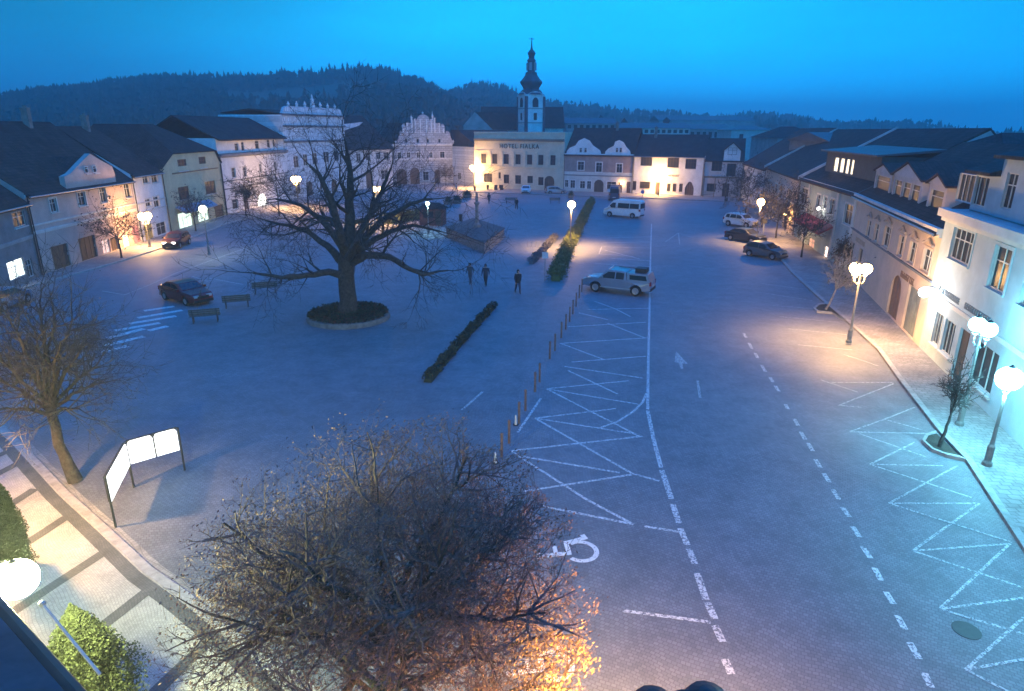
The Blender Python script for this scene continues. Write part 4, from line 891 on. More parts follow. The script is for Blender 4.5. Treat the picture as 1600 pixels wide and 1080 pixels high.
for (x0, x1, y, D, h_) in [(-60, 440, 236, 120, 9), (540, 760, 205, 205, 8), (880, 1060, 190, 215, 6), (1140, 1500, 214, 230, 7), (-80, 330, 222, 150, 10), (560, 700, 190, 260, 8)]:
    x = x0
    while x < x1:
        p = AT(x, y, D+rd.uniform(-8, 30)); g_ = Vector((p.x, p.y, 0)); blob(tb, g_, max(4, p.z*rd.uniform(.7, 1.1)), rd.uniform(2.5, 4)); x += rd.uniform(5, 14)*150/D
tag(tb.build('far_trees', needle), 'dark masses of garden trees behind the rooftops', kind='stuff')

# ------------------------------------------------------------------ trees
def grow(tb, cb, rd, p, d, ln, r, dep, cfg):
    """one branch: a bent tapering tube, then children"""
    n = max(3, int(ln/cfg['seg'])); pts = [p]; q = p.copy(); dd = d.normalized()
    bd = cfg.get('bound')
    for i in range(n):
        dd = (dd+Vector((rd.gauss(0, 1), rd.gauss(0, 1), rd.gauss(0, 1)))*cfg['wob']+Vector((0, 0, cfg['up'][min(dep, len(cfg['up'])-1)]))*.1).normalized()
        q = q+dd*ln/n
        if bd:
            e_ = q-bd[0]; k_ = math.sqrt((e_.x**2+e_.y**2)/bd[1]**2+(e_.z/bd[2])**2)
            if k_ > 1+.05*math.sin(7*math.atan2(e_.y, e_.x)+5*e_.z): break
        pts.append(q.copy())
    if len(pts) < 3: return
    n = len(pts)-1
    rr = [r*(1-.75*i/n) for i in range(n+1)]
    big = r > cfg.get('split', .05)
    (tb if big else cb).tube(pts, rr, 7 if r > .12 else (5 if r > .03 else 3), cap=False)
    if dep >= cfg['depth']: cfg['tips'].append(pts[-1]); cfg['tips'].append(pts[len(pts)//2]); return
    k = cfg['kids'][min(dep, len(cfg['kids'])-1)]
    for j in range(k):
        t = rd.uniform(cfg.get('t0', .25), 1.0) if j < k-1 else 1.0
        i = min(n-1, int(t*n)); f_ = t*n-i; s = pts[i].lerp(pts[i+1], min(1, f_)); ax = (pts[i+1]-pts[i]).normalized()
        sd = ax.orthogonal(); sd.rotate(Matrix.Rotation(rd.uniform(0, 2*PI), 3, ax)); ang = R(rd.uniform(*cfg['ang'])) if j < k-1 else R(12)
        nd_ = ax*math.cos(ang)+sd*math.sin(ang)
        if cfg.get('flat') : nd_.z *= cfg['flat']
        grow(tb, cb, rd, s, nd_, ln*rd.uniform(*cfg['shr']), max(cfg['rmin'], rr[i]*rd.uniform(.5, .68)), dep+1, cfg)
def make_tree(name, label, base, limbs, cfg, seed, bark_m, twig_m, leaf=None, leaf_n=0, group=None, cat='tree', leaf_s=(.03, .06), jit=.1):
    rd = random.Random(seed); t = thing(name, label, cat, base, 0, group); tb, cb = MB(), MB(); tb.smooth = True; cfg = dict(cfg); cfg['tips'] = []
    for L_ in limbs:      # explicit main limbs: list of (points, radii, n_children, child_len)
        pts, rad, nk_, cl_ = L_; pts = [Vector(p) for p in pts]
        fine = [pts[0]]; fr = [rad[0]]       # smooth + wobble
        for i in range(len(pts)-1):
            for k in range(1, 4):
                t_ = k/3; q = pts[i].lerp(pts[i+1], t_)
                if i < len(pts)-1: q += Vector((rd.gauss(0, .05), rd.gauss(0, .05), rd.gauss(0, .04)))*(pts[i+1]-pts[i]).length*.35
                fine.append(q); fr.append(rad[i]+(rad[i+1]-rad[i])*t_)
        fr = [q*cfg.get('fat', 1) for q in fr]; tb.tube(fine, fr, 9, cap=False)
        for j in range(nk_):
            u = rd.uniform(.3, 1) if j else 1; i = min(len(fine)-2, int(u*(len(fine)-1))); s = fine[i+1] if j == 0 else fine[i]; ax = (fine[i+1]-fine[i]).normalized()
            sd = ax.orthogonal(); sd.rotate(Matrix.Rotation(rd.uniform(0, 2*PI), 3, ax)); ang = R(rd.uniform(25, 65)) if j else R(8)
            grow(tb, cb, rd, s, ax*math.cos(ang)+sd*math.sin(ang), cl_*rd.uniform(.7, 1.15), max(fr[i]*.5, .03), 1, cfg)
    tb.build('trunk', bark_m, t); cb.build('crown', twig_m, t)
    if leaf_n:
        lb = MB()
        for _ in range(leaf_n):
            c = rd.choice(cfg['tips'])+Vector((rd.gauss(0, jit), rd.gauss(0, jit), rd.gauss(0, jit))); s = rd.uniform(*leaf_s)
            a = Vector((rd.gauss(0, 1), rd.gauss(0, 1), rd.gauss(0, 1))).normalized(); e_ = a.orthogonal().normalized(); g_ = a.cross(e_)
            lb.add([c-e_*s, c+g_*s*.5, c+e_*s, c-g_*s*.5], [(0, 1, 2, 3)])
        lb.build('leaves', leaf, t)
    return t
# the great bare tree in the middle of the square
b0 = G(545, 497); sc_ = b0.length/CF*1.02
def L2(px, py, dy=0):      # picture offset from the trunk base -> local metres in the plane through the trunk
    d = ray(px, py); t = (b0.y+dy)/d.y; return Vector((d.x*t-b0.x, dy, CH+d.z*t))
limbs = [
 ([(0, 0, 0), L2(544, 470), L2(541, 430), L2(542, 400)], [.62, .46, .42, .45], 0, 1),
 ([L2(542, 402), L2(545, 350, .3), L2(548, 300, .5), L2(545, 255, .2), L2(540, 222)], [.40, .28, .2, .12, .05], 12, 2.6),
 ([L2(541, 402), L2(530, 360, -1), L2(517, 310, -1.6), L2(498, 272, -2), L2(484, 258, -2.2)], [.30, .2, .15, .1, .05], 9, 2.4),
 ([L2(543, 405), L2(560, 370, .8), L2(580, 330, 1.6), L2(600, 290, 2), L2(612, 262, 2.2)], [.28, .2, .14, .1, .05], 9, 2.6),
 ([L2(540, 415), L2(512, 385, .8), L2(480, 362, 1.6), L2(450, 352, 2), L2(415, 345, 2.4)], [.26, .18, .13, .09, .05], 10, 2.5),
 ([L2(541, 432), L2(515, 425, -.6), L2(480, 430, -1.4), L2(440, 434, -2), L2(395, 425, -2.2)], [.22, .18, .14, .1, .05], 9, 2.2),
 ([L2(545, 412), L2(572, 398, -.6), L2(610, 402, -1.2), L2(640, 420, -1.8), L2(662, 430, -2), L2(700, 422, -2)], [.28, .2, .16, .12, .08, .04], 10, 2.1),
 ([L2(545, 410), L2(575, 380, .6), L2(610, 362, 1.2), L2(645, 352, 1.6), L2(690, 362, 2)], [.26, .18, .13, .09, .04], 10, 2.4),
 ([L2(543, 405), L2(540, 380, 2), L2(530, 350, 4), L2(515, 330, 5.5)], [.25, .18, .12, .05], 9, 2.5),
 ([L2(543, 405), L2(552, 390, -2), L2(560, 372, -4), L2(575, 352, -5)], [.25, .18, .12, .05], 9, 2.3),
 ([L2(542, 400), L2(510, 350, .5), L2(470, 320, 1), L2(430, 310, 1)], [.22, .16, .1, .05], 9, 2.6),
 ([L2(544, 400), L2(590, 350, -.5), L2(640, 318, -1), L2(675, 310, -1)], [.22, .16, .1, .05], 9, 2.6)]
cfg = dict(fat=1.2, seg=.45, wob=.13, up=[.3, .3, .2, 0], depth=4, kids=[5, 4, 4, 3], ang=(25, 60), shr=(.5, .75), rmin=.011, split=.045)
make_tree('bare_tree', 'huge bare tree with long spreading limbs in the middle of the square', (b0.x, b0.y, 0), limbs, cfg, 5, bark, bark, cat='tree')
# foreground tree under the camera, still holding dead leaves
rust = mat('dead_leaves', (.22, .125, .095), .85, .5, 3, col2=(.10, .06, .055))
fx = Vector((-2.0, 8.35, 0))
rd = random.Random(21); limbs = [([(0, 0, 0), (.02, 0, 1.0), (0, .05, 2.3)], [.2, .16, .15], 0, 1), ([(0, .05, 2.3), (.05, .1, 3.6), (-.05, .1, 5.2), (.02, .1, 6.7)], [.12, .07, .03, .008], 22, 1.2)]
for k in range(22):
    a = 2*PI*k/22*3.0+rd.uniform(-.3, .3); z0 = 2.3+2.8*rd.random(); el = rd.uniform(.08, 1.0); ln = 2.8*(1-.10*el)+rd.uniform(-.3, .3)
    d = Vector((math.cos(a)*math.cos(el), math.sin(a)*math.cos(el), math.sin(el)*.9)); s = Vector((0, .05, z0))
    limbs.append(([s, s+d*ln*.35+Vector((0, 0, .05)), s+d*ln*.7+Vector((0, 0, .2)), s+d*ln*.95+Vector((0, 0, .5))], [.075, .05, .034, .014], 15, 1.0))
for (dx, dy, dz, z0) in ((3.0, -.3, 3.3, 2.2), (3.0, -1.2, 2.6, 2.0), (2.7, -1.7, 3.4, 2.6), (2.3, -1.9, 2.4, 2.0), (3.0, .2, 3.9, 2.9)):
    limbs.append(([Vector((0, .05, z0)), Vector((dx*.4, dy*.4, z0+(dz-z0)*.5)), Vector((dx*.75, dy*.75, dz-.05)), Vector((dx, dy, dz))], [.07, .045, .03, .012], 14, .8))
cfg = dict(seg=.2, wob=.15, up=[.4, .3, .2], depth=4, kids=[5, 5, 4, 3], ang=(22, 60), shr=(.5, .72), rmin=.0035, split=.03, bound=(Vector((.12, 0, 4.5)), 3.2, 3.15))
make_tree('young_tree', 'round bushy tree with rust brown dead leaves in the foreground', fx, limbs, cfg, 9, bark, mat('twigs_brown', (.15, .10, .085), .95, .4, 5), rust, 50000, leaf_s=(.012, .032), jit=.04)
ft = bpy.data.objects['young_tree']; lamplight_tint = mat('lamplight_tint_leaves', (.42, .27, .09), .8, .4, 4, col2=(.25, .14, .05)); rd = random.Random(77); b = MB()  # brown leaves nearest the low lamp, its glow painted in as a golden colour
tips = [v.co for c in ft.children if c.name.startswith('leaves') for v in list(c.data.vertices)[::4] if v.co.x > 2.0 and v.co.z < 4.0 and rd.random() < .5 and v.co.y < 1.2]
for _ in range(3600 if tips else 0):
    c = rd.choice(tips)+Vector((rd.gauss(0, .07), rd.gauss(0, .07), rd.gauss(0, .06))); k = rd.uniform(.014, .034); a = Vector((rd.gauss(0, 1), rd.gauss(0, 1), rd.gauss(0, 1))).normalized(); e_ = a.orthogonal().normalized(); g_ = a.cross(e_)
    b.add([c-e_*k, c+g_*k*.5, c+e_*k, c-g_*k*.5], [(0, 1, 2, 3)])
tag(b.build('lamplight_tint_leaves', lamplight_tint, ft), 'golden leaves on the lower right branches')
# tree on the left by the notice boards
b1 = G(118, 752); 
def L3(px, py, dy=0):
    d = ray(px, py); t = (b1.y+dy)/d.y; return Vector((d.x*t-b1.x, dy, CH+d.z*t))
limbs = [([(0, 0, 0), L3(100, 712), L3(85, 665), L3(78, 635)], [.24, .17, .15, .15], 0, 1)]
for (px, py, dy) in [(85, 470, .4), (50, 500, -.5), (20, 540, .8), (120, 480, .6), (140, 530, -.8), (-10, 590, .3), (10, 640, -1), (150, 600, .4), (60, 450, 1.5), (100, 520, -1.8), (40, 560, 2), (165, 560, 1.2), (-40, 530, 0), (5, 480, -1), (130, 640, -1.5)]:
    s = L3(78, 650-(650-py)*.12); e_ = L3(px, py, dy); m_ = s.lerp(e_, .5)+Vector((0, 0, .15)); limbs.append(([s, m_, e_.lerp(m_, .3)], [.075, .05, .022], 11, 1.3))
cfg = dict(seg=.25, wob=.14, up=[.4, .3, .2], depth=3, kids=[5, 5, 4], ang=(22, 60), shr=(.5, .75), rmin=.008, split=.035)
make_tree('young_tree', 'slim dark tree with a dense twiggy crown beside the lit notice boards at left', b1, limbs, cfg, 15, bark, bark, bark, 800, leaf_s=(.02, .04))
# small street trees
def small_tree(base_px, h, r, label, seed, group='small trees planted along the pavements', leafn=500, m=bark, lean=0, lm=mat('dry_leaves_dark', (.07, .055, .04), .9, .4, 3), z0=.12):
    g_ = G(*base_px, z0); rd = random.Random(seed); fork = h*.38
    limbs = [([(0, 0, 0), (lean*.3, 0, fork*.5), (lean*.5, 0, fork)], [h*.018+.02, h*.013+.012, h*.011+.01], 0, 1), ([(lean*.5, 0, fork), (lean*.7, .05, h*.65), (lean, 0, h*.95)], [h*.01, h*.006, .01], 8, r*.6)]
    for k in range(9):
        a = k*2.4+rd.random(); s = Vector((lean*.5, 0, fork*rd.uniform(.9, 1.3))); e_ = Vector((math.cos(a)*r*.75+lean, math.sin(a)*r*.75, h*rd.uniform(.5, .9))); limbs.append(([s, s.lerp(e_, .5)+Vector((0, 0, .1)), e_], [h*.006, h*.004, .01], 7, r*.55))
    cfg = dict(seg=.4, wob=.14, up=[.3, .2], depth=3, kids=[4, 4, 3], ang=(25, 60), shr=(.5, .75), rmin=.012, split=.04)
    return make_tree('street_tree', label, g_, limbs, cfg, seed, m, m, lm or rust, leafn, group, leaf_s=(.06, .13))
small_tree((190, 403), 4.6, 2.2, 'small twiggy tree lit by the lamp in front of the pink house', 31)
small_tree((306, 361), 4.2, 1.6, 'thin small tree in front of the yellow house awning', 32)
small_tree((385, 338), 4.6, 1.5, 'narrow dark tree in front of the white town house, left of its lit doorway', 33, leafn=1500)
small_tree((437, 338), 6.2, 3.2, 'dark tree in front of the palace, right of the lit doorway', 34, leafn=1200)
small_tree((697, 290), 4.2, 1.6, 'small tree by the rusticated corner house', 35)
small_tree((1165, 333), 5.4, 3.6, 'round dark tree in the far right corner of the square', 36, leafn=3500)
small_tree((1212, 372), 4.8, 3.0, 'wide dark tree on the right pavement behind the white parked car', 37, leafn=3500)
small_tree((1252, 402), 4.6, 1.9, 'thin tree in front of the teal shop house', 38)
small_tree((1316, 424), 2.6, .9, 'low reddish tree beside the red awnings', 41, leafn=900)
small_tree((1290, 484), 3.6, 1.0, 'leaning sapling on the small kerbed island nearest the twin globe lamp', 39, leafn=120, m=bark2, lean=.9)
small_tree((1468, 698), 3.4, .55, 'bare sapling on the rounded kerbed island at right', 40, leafn=0, lean=.3)
# kerbed planting islands
for (pts, lb) in (([(1321, 503), (1300, 491), (1276, 489), (1270, 484), (1278, 477), (1294, 475)], 'kerbed island under the leaning sapling'), ([(1508, 722), (1480, 716), (1455, 706), (1440, 692), (1446, 682), (1462, 677)], 'larger rounded kerbed island under the bare sapling at right')):
    P = [G(*p) for p in pts]; c = sum(P, Vector())/len(P); t = thing('planting_island', lb, 'planting bed', (c.x, c.y, 0)); Q = [(p.x-c.x, p.y-c.y) for p in P]
    b = MB(); 
    for i in range(len(Q)-1): b.add([(*Q[i], 0), (*Q[i+1], 0), (*Q[i+1], .14), (*Q[i], .14), (Q[i][0]*.8, Q[i][1]*.8, .14), (Q[i+1][0]*.8, Q[i+1][1]*.8, .14)], [(0, 1, 2, 3), (3, 2, 5, 4)])
    b.build('kerb_ring', kerbm, t); b = MB(); b.add([(x*.8, y*.8, .11) for x, y in Q], [tuple(range(len(Q)))]); b.build('soil', mat('soil', (.05, .04, .03), .95, .3, 4, .5), t)
# round bed at the foot of the great tree
t = thing('tree_bed', 'round raised bed of dark low plants around the foot of the great bare tree', 'planting bed', (b0.x, b0.y, 0)); rr = 2.65
b = MB(); b.lathe([(rr, 0), (rr, .32), (rr-.3, .34), (rr-.3, .2)], 32); b.build('kerb_ring', stone, t)
ivy = mat('ground_ivy', (.035, .05, .03), .9, .5, 3); hedge_g = mat('hedge_leaves', (.10, .12, .035), .85, .5, 2, col2=(.05, .06, .02)); red_l = mat('reddish_plants', (.10, .045, .035), .9, .5, 3)
def leafcloud(b, pts, n, s, rd):
    for _ in range(n):
        c = Vector(pts(rd)); a = Vector((rd.gauss(0, 1), rd.gauss(0, 1), rd.gauss(0, 1)+.4)).normalized(); e_ = a.orthogonal(); e_.rotate(Matrix.Rotation(rd.uniform(0, 6.28), 3, a)); g_ = a.cross(e_); k = s*rd.uniform(.6, 1.4)
        b.add([c-e_*k, c-g_*k*.6, c+e_*k, c+g_*k*.6], [(0, 1, 2, 3)])
rd = random.Random(4); b = MB(); b.lathe([(rr-.35, .1), (rr-.4, .3), (1, .42), (.01, .45)], 20)
def inbed(rd, rr=rr):
    a = rd.uniform(0, 6.28); q = math.sqrt(rd.random())*(rr-.1); return (q*math.cos(a), q*math.sin(a), .3+rd.random()*.35*(1-q/rr*.4))
leafcloud(b, inbed, 5000, .06, rd); b.build('plants', ivy, t)
b = MB(); leafcloud(b, inbed, 800, .07, rd); b.build('dry_plants', red_l, t)

# hedges along the bays and low plant rows
def hedge(name, label, pts, wd, h, m, n, s=.06, cat='hedge'):
    P = [G(*p) for p in pts]; b = MB(); rd = random.Random(len(label)); O = P[0].copy(); t = thing(name, label, cat, O)
    segs = [(P[i]-O, P[i+1]-O) for i in range(len(P)-1)]; tot = sum((q-p).length for p, q in segs)
    for p, q in segs:
        d = (q-p).normalized(); nn = Vector((-d.y, d.x, 0)); k = max(2, int((q-p).length/.6))
        for i in range(k):
            a = p.lerp(q, i/k); c = p.lerp(q, (i+1)/k); hh = h*rd.uniform(.5, .85); w2 = wd/2*rd.uniform(.45, .85)
            b.add([a-nn*w2, a+nn*w2, c+nn*w2, c-nn*w2, a-nn*w2*.7+Vector((0, 0, hh)), a+nn*w2*.7+Vector((0, 0, hh)), c+nn*w2*.7+Vector((0, 0, hh)), c-nn*w2*.7+Vector((0, 0, hh))], [(0, 1, 5, 4), (1, 2, 6, 5), (2, 3, 7, 6), (3, 0, 4, 7), (4, 5, 6, 7)])
    def f_(rd):
        p, q = rd.choices(segs, [(q-p).length for p, q in segs])[0]; d = (q-p).normalized(); nn = Vector((-d.y, d.x, 0)); c = p.lerp(q, rd.random()); v = rd.uniform(-1, 1)
        zz = h*(rd.random()**.6)*(1.05-.3*v*v)*(1+.22*math.sin(c.length*3.1)+.18*math.sin(c.length*7.3+1)); k_ = 1+.25*math.sin(c.length*2.3+v)+rd.gauss(0, .12); return c+nn*v*wd/2*k_*(1 if zz < h*.8 else .8)+Vector((0, 0, zz+abs(rd.gauss(0, .07))))
    leafcloud(b, f_, n, s, rd); b.build('foliage', m, t)
hedge('clipped_hedge', 'clipped hedge lit yellow by the globe lamp, between plaza and parking bays, nearer half', [(868, 440), (881, 405), (893, 378), (903, 362)], 1.35, .85, hedge_g, 9000)
hedge('clipped_hedge', 'far dim half of the clipped hedge beyond the globe lamp', [(906, 356), (914, 338), (924, 318)], 1.1, .9, hedge_g, 7000, .08)
hedge('shrub_row', 'dark row of low ragged shrubs crossing the plaza paving', [(668, 598), (700, 560), (735, 520), (772, 480)], .5, .38, ivy, 4200, .05, 'shrubs')
hedge('shrub_row', 'low silvery plant row beside the sign post near the globe lamp', [(830, 413), (848, 395), (868, 372)], .7, .5, mat('silver_leaves', (.14, .14, .15), .8, .3, 3), 3000, .06, 'shrubs')
hedge('clipped_hedge', 'small hedge by the red kiosk left of the fountain', [(606, 350), (630, 346), (662, 340)], 2.0, 1.0, hedge_g, 4000, .09)
#NEXT
# ------------------------------------------------------------------ street lamps
def globe_at(px, py, H=4.4):           # ground position of a lamp whose globe centre (height H) is seen at a pixel
    return G(px, py, H)
WARM = (1.0, .54, .17); CYAN = (.22, .80, 1.0); WHITE = (.90, 1.0, .62)
gw = globe_mat('globe_warm', (1, .86, .72), 2.6); gc = globe_mat('globe_cyan', (.75, 1, 1), 3.2); gg = globe_mat('globe_white', (.95, 1, .85), 3.2)
def lamp(px, py, label, globes=1, col=WARM, gm=gw, power=900, H=4.4, rz=0, r=.24, pos=None, group='globe street lamps around the square', z=0.0, hat=False, up=.2):
    p = pos or globe_at(px, py, H); t = thing('street_lamp', label, 'street lamp', (p.x, p.y, z), rz, group); H -= z
    b = MB(); b.smooth = False
    b.lathe([(.17, 0), (.17, .12), (.12, .2), (.12, .75), (.08, .85), (.07, 1.0), (.05, 2.4), (.045, H-.5 if globes == 1 else H-.35)], 10); b.build('post', postm, t)
    offs = {1: [(0, 0)], 2: [(-.36, 0), (.36, 0)], 3: [(-.36, 0), (.36, 0), (0, .42)]}[globes]
    for ox, oy in offs:
        if globes > 1:
            b = MB(); b.tube([(0, 0, H-.75), (ox*.5, oy*.5, H-.85), (ox*.95, oy*.95, H-.7), (ox, oy, H-r-.1)], .028, 6); b.build('arm', iron, t)
        b = MB(); b.lathe([(.05, H-r-.12), (.11, H-r-.06), (.12, H-r+.03)], 10, (ox, oy, 0)); b.build('collar', iron, t)
        b = MB(); b.smooth = True; b.ball((ox, oy, H), r, 16, 10); b.build('globe', gm, t)
        b = MB(); b.lathe([(.12, H+r-.05), (.1, H+r+.02), (.02, H+r+.1)] if not hat else [(.34, H+.02), (.33, H+.1), (.26, H+.22), (.12, H+.3), (.02, H+.33)], 14, (ox, oy, 0)); b.build('cap', iron, t)
        point(t, (ox, oy, H), power*up/len(offs), col, r*1.06); spot(t, (ox, oy, H-r-.16), power/len(offs), col)
    if hat:
        b = MB(); b.tube([(offs[0][0]*.75*math.cos(PI*i/10), 0, H+.0+.34*math.sin(PI*i/10)) for i in range(11)], .028, 6); b.build('arch', iron, t)
    return t
PW = 1300
f4 = bpy.data.objects['pale_corner_shop_house']
def fac_pos(root, px, py, v):
    A = root.location; n = Vector((-math.sin(root.rotation_euler.z), math.cos(root.rotation_euler.z), 0)); d = ray(px, py); q = A+n*v; t = (q-Vector((0, 0, CH))).dot(n)/d.dot(n); return Vector((0, 0, CH))+d*t
lamp(893, 320, 'bright single globe lamp standing in the hedge between plaza and parking bays', power=PW*4.0, r=.38)
lamp(590, 296, 'twin globe lamp seen through the right branches of the great tree', 2, power=PW*4.0, rz=0, r=.3)
q = fac_pos(bpy.data.objects['hotel'], 740, 262, -1.8); lamp(0, 0, 'bright globe lamp at the left corner of the hotel', 2, pos=q, H=q.z, up=.8, power=PW*5, rz=R(30), r=.45)
q = fac_pos(bpy.data.objects['white_arch_house'], 1029, 275, -2.0); lamp(0, 0, 'bright globe lamp in front of the white arch house', 1, pos=q, H=q.z, up=.6, power=PW*3.3, r=.45)
lamp(1189, 316, 'globe lamp on the right pavement beside the white parked car', power=PW*2.4, up=.25, r=.38, z=.12)
lamp(1346, 421, 'triple globe lamp on the right pavement by the leaning sapling', 3, power=PW*2.8, up=.5, rz=R(20), r=.3, z=.12)
q = fac_pos(f4, 1536, 511, -1.6); lamp(0, 0, 'twin globe lamp with cyan white light at the right edge, upper of the two', 2, CYAN, gc, PW*.6, up=.7, rz=f4.rotation_euler.z+R(12), r=.3, z=.12, pos=q, H=q.z)
q = fac_pos(f4, 1577, 592, -1.9); lamp(0, 0, 'very bright cyan white globe lamp lowest at the right edge', 1, CYAN, gc, PW*.7, up=.7, r=.42, z=.12, pos=q, H=q.z)
q = fac_pos(bpy.data.objects['pink_gabled_house'], 226, 338, -2.2); lamp(0, 0, 'bright twin globe lamp in front of the narrow white house', 2, pos=q, H=q.z, up=.5, power=PW*2.6, rz=R(70), r=.36, z=.10)
lamp(317, 327, 'large pale globe lamp in front of the yellow house shop', 1, WHITE, gg, PW*.3, r=.36, z=.10)
lamp(462, 280, 'globe lamp behind the left branches of the great tree', 3, power=PW*5, up=.5, r=.4)
lamp(668, 318, 'small cyan globe lamp above the red kiosk', 1, (.5, .95, 1), gc, PW*.35, r=.24, H=3.4)
lamp(1062, 1112, 'twin globe lamp with dark caps directly below the camera, cut by the bottom edge', 2, power=PW*2.6, rz=R(6), r=.2, H=4.45, hat=True, up=1.7)
lamp(1700, 700, 'globe lamp with cyan light just past the right edge', 1, CYAN, gc, PW*.8, r=.3, z=.12)
lamp(-75, 640, 'globe lamp just past the left edge', 1, WARM, gw, PW*2.2, H=4.4)
# bracket lamps on walls
def wall_lamp(name, label, loc, rz, gm, col, power, r=.2, arm=.6):
    t = thing(name, label, 'wall lamp', loc, rz); b = MB(); b.tube([(0, arm, .25), (0, arm*.4, .35), (0, 0, r+.05)], .03, 6); b.box(-.08, .08, arm, arm+.03, .1, .4); b.build('bracket', iron, t)
    b = MB(); b.smooth = True; b.ball((0, 0, 0), r, 14, 8); b.build('globe', gm, t); point(t, (0, 0, 0), power, col, r*1.05); return t
f3 = [o for o in bpy.data.objects if o.name == 'apricot_pediment_house'][0]
p = AT(1444, 457, 30); d = ray(1444, 457)
def on_facade(root, px, py, v):
    A = root.location; n = Vector((-math.sin(root.rotation_euler.z), math.cos(root.rotation_euler.z), 0)); d = ray(px, py); q = A+n*v; t = (q-Vector((0, 0, CH))).dot(n)/d.dot(n); return Vector((0, 0, CH))+d*t
wall_lamp('wall_lamp', 'round white lamp on a bracket above the grey shutter of the apricot house', on_facade(f3, 1444, 457, -.7), f3.rotation_euler.z, gg, (.85, .95, 1), PW*.28, .26, .68)
f2 = bpy.data.objects['teal_shop_house']; wall_lamp('wall_lamp', 'tiny white lamp on the teal shop house wall', on_facade(f2, 1279, 326, -.5), f2.rotation_euler.z, gg, (1, .9, .8), PW*.03, .14, .48)
f1 = bpy.data.objects['twin_gable_house']; wall_lamp('wall_lamp', 'small warm lamp at the right door of the twin gable house', on_facade(f1, 971, 286.5, -.5), f1.rotation_euler.z, gw, WARM, PW*.12, .2, .48)
f0 = bpy.data.objects['dim_apricot_house']; wall_lamp('wall_lamp', 'warm lamp over the doorway of the far apricot house', on_facade(f0, 1227, 335, -.6), f0.rotation_euler.z, gw, WARM, PW*.35, .15, .58)
for i, (x, y) in enumerate([(568, 174.5), (573, 174.5), (582, 174.5)]):
    p = AT(x, y, 300); t = thing('floodlight', ['leftmost', 'middle', 'rightmost'][i]+' of the three white lights on the hillside', 'lamp', (p.x, p.y, p.z-6), 0, 'white lights on the hillside')
    b = MB(); b.tube([(0, 0, -6), (0, 0, 5.8)], .1, 6); b.build('pole', iron, t); b = MB(); b.smooth = True; b.ball((0, 0, 6), .9 if i else .6, 10, 8, .6); b.build('lantern', emit('far_light', (.95, 1, .95), 6), t)
# strong white lamp bracketed out from our own building at bottom left
p = AT(26, 905, 8.4); t = thing('bracket_lamp', 'dazzling white street lamp at the left edge above the evergreens', 'street lamp', (p.x, p.y, p.z)); b = MB(); b.smooth = True; b.ball((0, 0, 0), .3, 16, 10); b.build('globe', globe_mat('globe_glare', (.97, 1, .86), 6), t)
b = MB(); b.tube([(-2.5, -1.2, -.4), (-1.0, -.5, .35), (-.1, 0, .3)], .04, 6); b.lathe([(.16, .2), (.12, .28), (.02, .34)], 10); b.build('bracket', iron, t); point(t, (0, 0, 0), PW*3.0, (.95, 1.0, .42), .32)

# ------------------------------------------------------------------ notice boards
board_em = emit('lit_board', (1, 1, .96), 2.2)
def board(label, pL, pR, tL, tR, hb):
    A, B = G(*pL), G(*pR); W = (B-A).length; rz = math.atan2((B-A).y, (B-A).x); t = thing('notice_board', label, 'notice board', (A.x, A.y, 0), rz, 'lit notice boards on posts')
    def hz(b_, t_):
        D = math.hypot(b_.x, b_.y); d = ray(*t_); return CH+D*d.z/math.hypot(d.x, d.y)
    H = (hz(A, tL)+hz(B, tR))/2; z0 = H-hb
    for u in (0, W):
        b = MB(); b.tube([(u, 0, 0), (u, 0, H)], .035, 8); b.build('post', iron, t)
    b = MB(); m = .05; k = W/2
    for j in range(2): 
        x0, x1 = m+j*k, (j+1)*k-.01+(0 if j == 0 else -m)
        r = .12; pts = [(x0, z0), (x1, z0), (x1, H-r), (x1-r*.4, H-r*.3), (x1-r, H-.02), (x0+r, H-.02), (x0+r*.4, H-r*.3), (x0, H-r)]
        q = MB(); q.prism(pts, -.03, .03); q.build('panel', board_em, t)
    b.box(m, W-m, .032, .07, z0, H); b.tube([(0, 0, H-.1), (.05, 0, H+.02), (W-.05, 0, H+.02), (W, 0, H-.1)], .025, 6); b.box(W/2-.012, W/2+.012, -.04, .03, z0-.02, z0+.18); b.build('frame', iron, t)
board('long lit white notice board, right one of the pair', (209, 760), (289, 735), (190, 690), (268, 671), .85)
board('lit white notice board seen at a slant, left one of the pair', (181, 824), (209.5, 762), (150, 745), (187, 697), .85)

